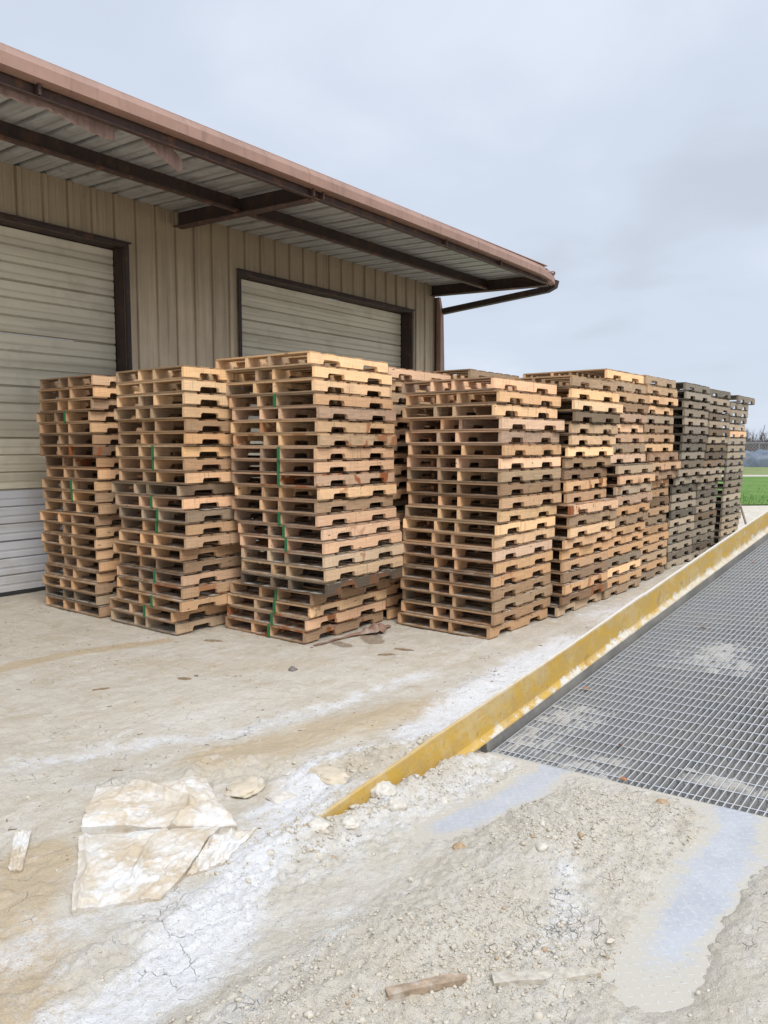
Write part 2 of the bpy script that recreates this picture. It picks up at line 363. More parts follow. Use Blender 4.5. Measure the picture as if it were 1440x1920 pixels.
def mat_grass():
    t=NT('mown_grass'); p=t.geom()['Position']; n=t.noise(p,.6,5,.6); n2=t.noise(p,7,4,.7)
    base=t.mix(t.ramp(n,.35,.65),(.10,.195,.04),(.145,.235,.055))
    base=t.mix(t.ramp(n2,.45,.75,0,.6),base,(.06,.13,.022))
    return t.fin(base,.9,0,t.bump(n2,.6,.04),.2)
def mat_flat(name,color,rough=.8,**k): return mat_plain(name,color,rough,**k)
M_STR=mat_wood('stringer_wood','y'); M_BRD=mat_wood('deck_board_wood','x')
M_GROUND=mat_ground(); M_PEB=mat_pebble(); M_WALL=mat_wall(); M_DOOR=mat_door()
M_BROWN=mat_rust_steel('dark_brown_trim',(.045,.028,.024),.25)
M_RUST=mat_rust_steel('rusty_brown_steel',(.075,.042,.034),.75,3.0)
M_FLANGE=mat_rust_steel('rust_red_flange',(.085,.05,.04),.85,5.0,(.27,.105,.05))
M_GUT=mat_gutter(); M_DECK=mat_deck(); M_KERB=mat_kerb()
M_GRATE=mat_steel('galvanised_grating',(.40,.41,.425),.5,.3,(.56,.53,.47),.8); M_BEAM=mat_steel('dusty_dark_steel',(.24,.235,.22),.6,.2)
M_PLATE=mat_plate(); M_SACK=mat_sack(); M_GRASS=mat_grass()
M_GREEN=mat_plain('green_marking',(.015,.15,.055),.5,0,.3,20)
M_OLDWOOD=mat_plain('dusty_old_wood',(.36,.30,.23),.9,0,.35,14,(.17,.12,.08),.7,9,.6)
M_CLOD=mat_plain('limestone_clod',(.565,.53,.465),.95,0,.25,45,(.45,.38,.28),.6,12,1.0)

# ------------------------------------------------------------------ steel yard ramp frame of reference
P0=Vector((-2.128,3.698,0.02))
RX=Vector((.9926,-.0942,.0766)); DY=Vector((.0810,.9847,.1540))
DY.normalize(); NZ=RX.cross(DY).normalized(); RX=DY.cross(NZ).normalized()
RAMP=Matrix(((RX.x,DY.x,NZ.x,P0.x),(RX.y,DY.y,NZ.y,P0.y),(RX.z,DY.z,NZ.z,P0.z),(0,0,0,1)))
RW=2.08            # clear width of the grating
RL=10.2            # length of the incline
DIP=math.tan(R(1.2))
_ah=Vector((DY.x,DY.y)).normalized(); _lh=Vector((_ah.y,-_ah.x))
def ramp_sl(x,y):
    dx=x-P0.x; dy=y-P0.y
    return dx*_ah.x+dy*_ah.y, dx*_lh.x+dy*_lh.y
def plate_z(s,l): return P0.z+.077*l+np.minimum(s,0)*DIP
def grate_z(s,l): return P0.z+.077*l+s*.1558

# ------------------------------------------------------------------ the ground
KERB_OUT=-.11
RUT=[(-1.72,2.8),(-1.82,2.3),(-1.93,1.6),(-2.06,.9)]
POW=[([(-2.86,6.4),(-2.81,5.58),(-2.72,4.61),(-2.62,4.01),(-2.58,3.6)],.19,1.0),
     ([(-2.58,3.6),(-2.77,3.2),(-2.79,2.97),(-2.72,2.72),(-2.66,2.4)],.07,.85),
     ([(-2.6,2.75),(-2.36,2.2),(-2.14,1.75),(-2.02,1.41),(-2.0,1.0)],.17,1.05),
     ([(-2.0,2.6),(-2.1,1.9),(-2.3,1.3)],.3,.45),([(-2.05,3.6),(-2.1,3.0),(-2.2,2.5)],.12,.55),
     ([(-2.4,1.7),(-2.6,1.25),(-2.75,.9)],.14,.6),
     ([(-4.6,1.3),(-4.13,1.91),(-3.94,2.44),(-3.59,2.93),(-3.44,3.51),(-3.32,4.8)],.13,.62),
     ([(-2.05,2.4),(-1.75,2.0),(-1.6,1.2)],.16,.42),
     ([(-1.95,3.55),(-2.0,3.0),(-2.15,2.3)],.12,.6),
     ([(-1.22,2.75),(-1.1,2.5),(-1.05,2.2)],.10,.55),
     ([(-3.05,7.4),(-2.9,9.5),(-2.75,12.)],.22,.7),
     ([(-3.5,2.05),(-3.0,2.4)],.1,.4)]
TAN=[([(-3.35,2.7),(-3.2,3.05),(-3.05,3.6),(-2.85,4.2)],.22,.8),([(-6.4,2.2),(-5.99,2.8),(-6.02,3.26),(-5.9,3.68),(-5.74,4.15)],.09,1.0),
     ([(-3.1,1.6),(-2.83,1.33),(-2.5,1.18),(-2.25,1.08)],.16,.95),([(-5.2,3.6),(-4.6,3.9),(-4.2,4.5)],.3,.5),([(-2.75,2.6),(-2.5,3.3)],.12,.5),
     ([(-1.45,1.85),(-1.25,1.75)],.1,.7),([(-4.5,2.6),(-4.3,3.2)],.2,.45)]
DAMP=[([(-4.40,5.42),(-4.24,5.30)],.085,1.0),([(-4.45,5.05),(-4.33,5.02)],.06,.85),([(-1.63,3.66),(-1.56,3.65)],.05,.75)]
def zones(x,y):
    s,l=ramp_sl(x,y)
    app=sst(-.12,.02,l)*(1-sst(2.25,2.6,l))*(1-sst(-.04,.02,s))*sst(-2.9,-2.3,s)
    und=sst(-.13,-.04,l)*(1-sst(RW+.05,RW+.3,l))*sst(-.03,.03,s)
    return s,l,app,und
def track(s,l):
    w=.105+.05*fbm(s*3+4,l*3,31)+.03*fbm(s*14,l*14,32)
    a=np.exp(-((l-.40-.06*(s+.5)+.03*np.sin(s*4))/w)**2)*sst(-1.15,-.75,s)
    b=np.exp(-((l-1.36+.14*s+.02*np.sin(s*5+1))/(w*1.1))**2)*sst(-1.58,-1.22,s)
    return a,b
def ground_h(x,y):
    x=np.asarray(x,float); y=np.asarray(y,float)
    s,l,app,und=zones(x,y)
    far=sst(14,30,np.hypot(x,y))
    near=1-far
    f1=fbm(x*.9,y*.9,1,3); f2=fbm(x*5,y*5,2,4); f3=fbm(x*21,y*21,3,4); f4=fbm(x*55,y*55,9,2)
    h=near*(.014*f1+.008*f2+.0042*f3+.0022*f4)
    # flaky crust: sheets of dried mud with broken edges
    q=fbm(x*2.6,y*2.6,61,4)*4.0+.25*f3; fl=np.floor(q); fr=q-fl
    cm=np.maximum(np.exp(-(poly_dist(x,y,[(-3.3,1.3),(-2.7,1.0),(-2.2,1.1)])/.42)**2),np.exp(-(poly_dist(x,y,[(-3.3,2.7),(-2.85,2.6),(-2.55,3.0)])/.28)**2))
    cm=np.maximum(cm,.45*np.exp(-(poly_dist(x,y,[(-4.6,1.6),(-3.9,2.6),(-3.5,3.6)])/.5)**2))
    h=h+near*cm*.013*(fl+sst(.0,.16,fr)-1.5)
    # a smooth wheel rut leading off the plate, with a crumbly ridge beside it
    dr=poly_dist(x,y,RUT); rut=np.exp(-(dr/.15)**4)
    # wheel ruts through the yard, parallel to the row of stacks
    d=poly_dist(x,y,[(-4.6,1.2),(-4.0,2.3),(-3.5,3.4),(-3.3,5.0),(-3.2,7.)]); h=h-near*.012*np.exp(-(d/.16)**2)*(1+f2)
    d2=poly_dist(x,y,[(-3.75,1.6),(-3.1,2.9),(-2.85,4.4),(-2.8,6.2)]); h=h+near*.012*np.exp(-(d2/.12)**2)*(1+1.2*f2)
    # rough pushed-up dirt beside the buried end of the kerb
    m=np.exp(-(poly_dist(x,y,[(-2.72,2.95),(-2.5,3.3),(-2.42,3.6)])/.16)**2); h=h+m*(.055+.05*f2+.03*f3)
    m=np.exp(-(poly_dist(x,y,[(-2.27,2.1),(-2.3,2.4),(-2.4,2.9)])/.13)**2); h=h+m*(.058+.035*f2+.02*f3)
    m=np.exp(-(poly_dist(x,y,[(-3.2,2.55),(-2.95,2.8)])/.14)**2); h=h+m*(.02+.05*f2+.02*f3)
    # plateau of clay over a buried sack, with a cracked edge
    ins=np.ones_like(x)
    for (x0,y0),(x1,y1) in zip(BUR,BUR[1:]+BUR[:1]):
        nx,ny=(y1-y0),-(x1-x0); q=math.hypot(nx,ny); ins=np.minimum(ins,-((x-x0)*nx+(y-y0)*ny)/q)
    ins=ins+.012*fbm(x*14,y*14,41,3)
    h=h+.024*sst(0,.014,ins)-.016*np.exp(-((ins+.006)/.009)**2)
    # dirt on the approach plate: thin with wheel tracks rubbed clean
    a,b=track(s,l)
    f5=fbm(x*95,y*95,14,2)
    cal=1-.6*sst(1.35,1.7,l)
    th=.015+cal*(.009*f2+.010*f3+.012*f4+.008*f5)+.055*np.exp(-((l-.85)/.26)**2)*sst(-.02,-.55,s)+.03*np.exp(-((l-1.85)/.3)**2)*sst(-.1,-.6,s)
    th=th+(.07+.035*f2+.02*f3)*np.exp(-((l+.02)/.11)**2)*sst(.02,-.45,s)*(1-sst(-1.0,-1.5,s)*.6)
    th=th*(1-.55*np.exp(-(s/.1)**2))
    th=th-.074*a-.078*b+.012*sst(-1.2,-2.2,s)
    th=th*(1-.6*rut*sst(-.9,-1.3,s)); h=h-.012*rut
    h=h*(1-app)+app*(plate_z(s,l)+th)
    # pit below the grating, packed with dirt at its lower end
    gz=grate_z(s,l)
    fill=gz-.012+.035*f2+.02*f3-.16*sst(.02,.95,s+.55*l+.25*f2+.12*f1)-.02*sst(.0,.5,l)
    pit=np.minimum(fill,-.03+.02*f2+gz*.10)
    h=h*(1-und)+und*pit
    h=h+.12*sst(2.2,3.0,l)*near*sst(-4,-1,s)*(1-sst(-.6,0,s))
    # never above the bars far up
    return h
BUR=[(-3.42,1.62),(-3.08,1.95),(-2.2,1.62),(-2.30,1.30),(-2.55,1.17),(-2.78,1.22),(-3.12,1.42)]

def axis(parts):
    a=[parts[0][0]]
    for lo,hi,st in parts:
        n=max(1,int(round((hi-lo)/st))); a+= list(np.linspace(lo,hi,n+1)[1:])
    return np.array(a)
def geo(lo,st,hi,g=1.22):
    out=[]; v=lo
    while v<hi: st*=g; v+=st; out.append(v)
    return out
xs=axis([(-10.,-6.,.045),(-6.,-3.6,.022),(-3.6,-.2,.0105),(-.2,.6,.03),(.6,3.,.1)])
ys=axis([(-1.,.6,.08),(.6,1.0,.03),(1.0,4.1,.0105),(4.1,6.2,.02),(6.2,9.5,.045),(9.5,16,.1)])
xs=np.array([-v for v in geo(10.,.05,900)][::-1]+list(xs)+geo(3.,.1,900))
ys=np.array([-v for v in geo(1.,.1,900)][::-1]+list(ys)+geo(16.,.12,900))
GX,GY=np.meshgrid(xs,ys); GZ=ground_h(GX,GY)
s_,l_,app_,und_=zones(GX,GY)
nz_=fbm(GX*4,GY*4,51,4)
def mask(lst):
    m=np.zeros_like(GX)
    for pts,w,a in lst:
        d=poly_dist(GX,GY,pts); m=np.maximum(m,a*np.exp(-(d/(w*(1.25+.5*nz_)))**2))
    return m
pow_=mask(POW); tan_=mask(TAN); damp_shade_=mask(DAMP)
gry_=np.maximum(app_*.65,und_*.9)
gry_=np.maximum(gry_,.75*np.exp(-(poly_dist(GX,GY,RUT)/.17)**2))
damp_shade_=np.maximum(damp_shade_,.8*sst(.3,1.3,s_)*sst(-.05,.1,l_)*(1-sst(RW-.1,RW+.1,l_))*(1-sst(RL,RL+1,s_)))  # besides the damp stains, dark tint painting the shade beneath the grating
V=np.stack([GX.ravel(),GY.ravel(),GZ.ravel()],1)
g=grid_mesh('ground',V,len(xs),len(ys),M_GROUND,{'powder':pow_.ravel(),'tan':tan_.ravel(),'grey':gry_.ravel(),'damp':damp_shade_.ravel()})
tag(g,kind='structure')

# loose grit and clods: nobody could count it
def ico(sub):
    import bmesh
    bm=bmesh.new(); bmesh.ops.create_icosphere(bm,subdivisions=sub,radius=1.0)
    v=np.array([p.co[:] for p in bm.verts]); f=np.array([[q.index for q in p.verts] for p in bm.faces]); bm.free(); return v,f
I1=ico(1); I2=ico(2)
def scatter(pts,rad,base,name):
    bv,bf=base; n=len(pts); k=len(bv)
    sh=[]
    for j in range(10):
        r=RNG.normal(0,1,bv.shape); dd=1+.30*np.sin(bv@RNG.normal(0,2.2,3)+RNG.uniform(0,6))+.16*np.sin(bv@RNG.normal(0,4,3)+2)+.20*r[:,0]
        sh.append(bv*dd[:,None])
    sh=np.array(sh)[RNG.integers(0,10,n)]
    an=RNG.uniform(0,2*np.pi,n); sc=np.stack([RNG.uniform(.75,1.35,n),RNG.uniform(.75,1.2,n),RNG.uniform(.5,.9,n)],1)*rad[:,None]
    sh=sh*sc[:,None,:]; c,s=np.cos(an)[:,None],np.sin(an)[:,None]
    x=sh[...,0]*c-sh[...,1]*s; y=sh[...,0]*s+sh[...,1]*c
    z=ground_h(pts[:,0],pts[:,1])[:,None]+sh[...,2]-rad[:,None]*.05
    Vv=np.stack([x+pts[:,0][:,None],y+pts[:,1][:,None],z],-1).reshape(-1,3)
    F=(bf[None]+ (np.arange(n)*k)[:,None,None]).reshape(-1,3)
    return Vv,F,np.repeat(RNG.uniform(0,1,n),len(bf))
def near_poly(n,pts,w):
    i=RNG.integers(0,len(pts)-1,n); t=RNG.uniform(0,1,n); p=np.array(pts)
    q=p[i]*(1-t)[:,None]+p[i+1]*t[:,None]; return q+RNG.normal(0,w,(n,2))
def sl_xy(s,l): return np.stack([P0.x+_ah.x*s+_lh.x*l,P0.y+_ah.y*s+_lh.y*l],1)
def clump(q,keep):
    d=fbm(q[:,0]*3.1,q[:,1]*3.1,77,3); return q[RNG.uniform(0,1,len(q))<np.clip(keep-.12+d*2.0,0.02,1)]
mid=sl_xy(RNG.uniform(-2.6,-.12,26000),RNG.normal(.83,.28,26000))
fr=sl_xy(RNG.uniform(-2.9,-1.25,8000),RNG.uniform(.3,1.4,8000))
kin=sl_xy(RNG.uniform(-1.5,-.25,4500),RNG.normal(.07,.08,4500))
kout=near_poly(2600,[(-2.75,2.9),(-2.5,3.3),(-2.4,3.6)],.13); kend=near_poly(2200,[(-2.45,2.0),(-2.3,2.4),(-2.42,2.9)],.13)
yard=np.stack([RNG.uniform(-6.5,-2.1,12000),RNG.uniform(1.0,6.2,12000)],1)
rgt=sl_xy(RNG.uniform(-2.4,-.2,1200),RNG.normal(1.85,.2,1200))
bo=near_poly(1500,[(-1.5,1.7),(-1.2,2.0),(-.95,2.3)],.1)
small=np.concatenate([clump(mid,.5),clump(fr,.35),clump(kin,.5),clump(kout,.5),clump(kend,.5),clump(yard,.12),clump(rgt,.3),bo])
s0,l0=ramp_sl(small[:,0],small[:,1]); a0,b0=track(s0,l0)
small=small[(np.maximum(a0,b0)<.45)|(RNG.uniform(0,1,len(small))<.04)|(s0<-1.45)|(l0<0)]
small=small[(poly_dist(small[:,0],small[:,1],RUT)>.15)|(RNG.uniform(0,1,len(small))<.12)]
small=small[:len(small)*2][RNG.uniform(0,1,len(small))<.68]
rs=np.clip(RNG.lognormal(math.log(.0030),.45,len(small)),.0014,.009)
big=np.concatenate([mid[:20],near_poly(60,[(-1.45,2.75),(-1.25,2.9),(-1.2,2.65)],.07),kin[:70],kout[:150],kend[:110],near_poly(70,[(-2.36,2.28),(-2.28,2.46),(-2.18,2.75)],.05),bo[:50],fr[:14],yard[:8]])
s0,l0=ramp_sl(big[:,0],big[:,1]); a0,b0=track(s0,l0); big=big[(np.maximum(a0,b0)<.4)]
rb=np.clip(RNG.lognormal(math.log(.0078),.35,len(big)),.005,.017)
A=scatter(small,rs,I1,''); B=scatter(big,rb,I2,'')
VV=np.concatenate([A[0],B[0]]); FF=np.concatenate([A[1],B[1]+len(A[0])]); TT=np.concatenate([A[2],B[2]])
tag(raw_mesh('grit',VV,FF,M_PEB,TT,False),'loose limestone grit and crumbs strewn over the dirt and ramp foot','grit',kind='stuff')

# chips and straws trodden into the yard
def chips(n):
    q=np.stack([RNG.uniform(-8.,-2.4,n),RNG.uniform(1.2,7.,n)],1); q=clump(q,.35); q=q[ramp_sl(q[:,0],q[:,1])[1]<-.15]; n=len(q)
    L_=np.clip(RNG.lognormal(math.log(.011),.6,n),.004,.05); W_=L_*RNG.uniform(.12,.5,n); H_=RNG.uniform(.0015,.004,n); an=RNG.uniform(0,6.28,n)
    base=np.array([(-1,-.7,0),(1,-1,0),(1,.6,0),(-1,1,0),(-.9,-.6,1),(.9,-.8,1),(.95,.5,1),(-1,.8,1)],float)
    c,s_=np.cos(an)[:,None],np.sin(an)[:,None]; bx=base[None,:,0]*L_[:,None]/2; by=base[None,:,1]*W_[:,None]/2
    V=np.stack([q[:,0][:,None]+bx*c-by*s_,q[:,1][:,None]+bx*s_+by*c,ground_h(q[:,0],q[:,1])[:,None]-.0005+base[None,:,2]*H_[:,None]],-1).reshape(-1,3)
    f=np.array([(0,3,2,1),(4,5,6,7),(0,1,5,4),(1,2,6,5),(2,3,7,6),(3,0,4,7)])
    return V,(f[None]+(np.arange(n)*8)[:,None,None]).reshape(-1,4)
cv,cf=chips(2600)
tag(raw_mesh('wood_chips',cv,cf,mat_plain('trodden_chips',(.24,.175,.11),.9,0,.5,3)),'tiny wood chips and straws trodden into the pale yard dirt','chips',kind='stuff')

# ------------------------------------------------------------------ pallets
PW,PL=1.04,1.13; TH=.0142; SH=.0865
SX=[-PW+.016,-PW*.635,-PW*.43,-.016]
def stringer_bm(k):
    rr=random.Random(k); m=MB(); w=.0155+.0015*rr.random()
    z0,z1=TH,TH+SH; nz=z0+.040+.004*rr.random()
    a0,a1=.165+.02*rr.random(),.385+.02*rr.random(); b0,b1=.735+.02*rr.random(),.955+.02*rr.random()
    prof=[(0,z0)]
    for (p,q) in ((a0,a1),(b0,b1)):
        prof+=[(p,z0),(p+.004,nz-.014),(p+.018,nz),(q-.018,nz),(q-.004,nz-.014),(q,z0)]
    prof+=[(PL,z0),(PL,z1),(0,z1)]
    # centred on its own length so the end grain can be found
    prof=[(y-PL/2,z) for y,z in prof]
    m.prism(prof,'x',-w,w,rr.random())
    return m
def deck_bm(k,top):
    rr=random.Random(100+k); m=MB()
    if top:
        n=7 if k%3 else 6
        wid=[.14]+[rr.choice([.09,.1,.115,.135]) for _ in range(n-2)]+[.14]
        gap=(PL-sum(wid))/(n-1); y=0; z0=TH+SH
        for i,w in enumerate(wid):
            j=lambda s:rr.uniform(-s,s)
            dx0,dx1=.003+rr.uniform(-.006,.012),-.006-rr.uniform(-.005,.012); dz=rr.uniform(0,.0012)
            ya,yb=y+j(.004),y+w+j(.004)
            if i==0: ya=-.002+j(.003)
            if i==n-1: yb=PL+j(.004)
            cut=rr.random()<.14 and 0<i<n-1
            x0=-PW+dx0; x1=dx1+.002
            if cut:
                xb=rr.choice(SX[1:3])+.01; x0=xb if rr.random()<.5 else x0; x1=x1 if x0>-.9 else xb
            m.box((x0,ya-PL/2,z0-dz*.0),(x1,yb-PL/2,z0+TH-dz),rr.random())
            y+=w+gap
    else:
        for (p,q) in ((0,.135),(.42,.515),(.53,.63),(.635,.715),(.985,PL)):
            j=lambda s:rr.uniform(-s,s)
            m.box((-PW+.008+j(.008),p-PL/2+j(.008),.0004+rr.uniform(0,.001)),(-.010+j(.009),q-PL/2+j(.008),TH),rr.random())
    return m
TINT={'N':(.37,.30,.215),'P':(.72,.475,.265),'K':(.70,.45,.28),'T':(.62,.38,.205),'G':(.47,.345,.225),'D':(.22,.16,.105),'O':(.30,.245,.18),'R':(.42,.255,.14)}
NAMEC={'P':'pale yellow','K':'pinkish tan','T':'tan','G':'greyish weathered','D':'dark brown','O':'silver-grey weathered','R':'orange-stained'}
GREEN={'S1':{4,10,11},'S2':{7,8,11,12,13,17,19,20},'S3':{4,8,9,10,13,14,15,19,20,21,22}}
STAIN={('S3',6):.75,('S3',7):.7,('S3',10):.95,('S3',11):.5,('S3',14):.4,('S3',16):.6,('S3',18):.4,('S3',20):.7,('S3',21):.9,('S3',22):.95,('S1',7):1,('S1',8):1,('S1',9):.7,
       ('S2',18):.6,('S5',10):.85,('S5',12):.95,('S5',19):.6,('S5',20):.8,('S6',11):.5,('S7',9):.4,('S7',10):.5,('S7',12):.6,('S4',6):.3,('S4',16):.5,('S6',12):.5}
WHERE={'S1':'stack nearest the roll-up door','S2':'stack beside the door-side stack','S3':'tall green-striped front stack','S4':'corner stack starting the long row',
 'S5':'second stack in the long row','S6':'third stack in the long row','S7':'fourth stack in the long row','S8':'fifth stack in the long row',
 'S9':'sixth stack in the long row','S10':'last stack in the long row','S3b':'stack hidden behind the tall stack','S3c':'rearmost stack against the sky'}
ORD=['first','second','third','fourth','fifth','sixth','seventh','eighth','ninth','tenth','eleventh','twelfth']
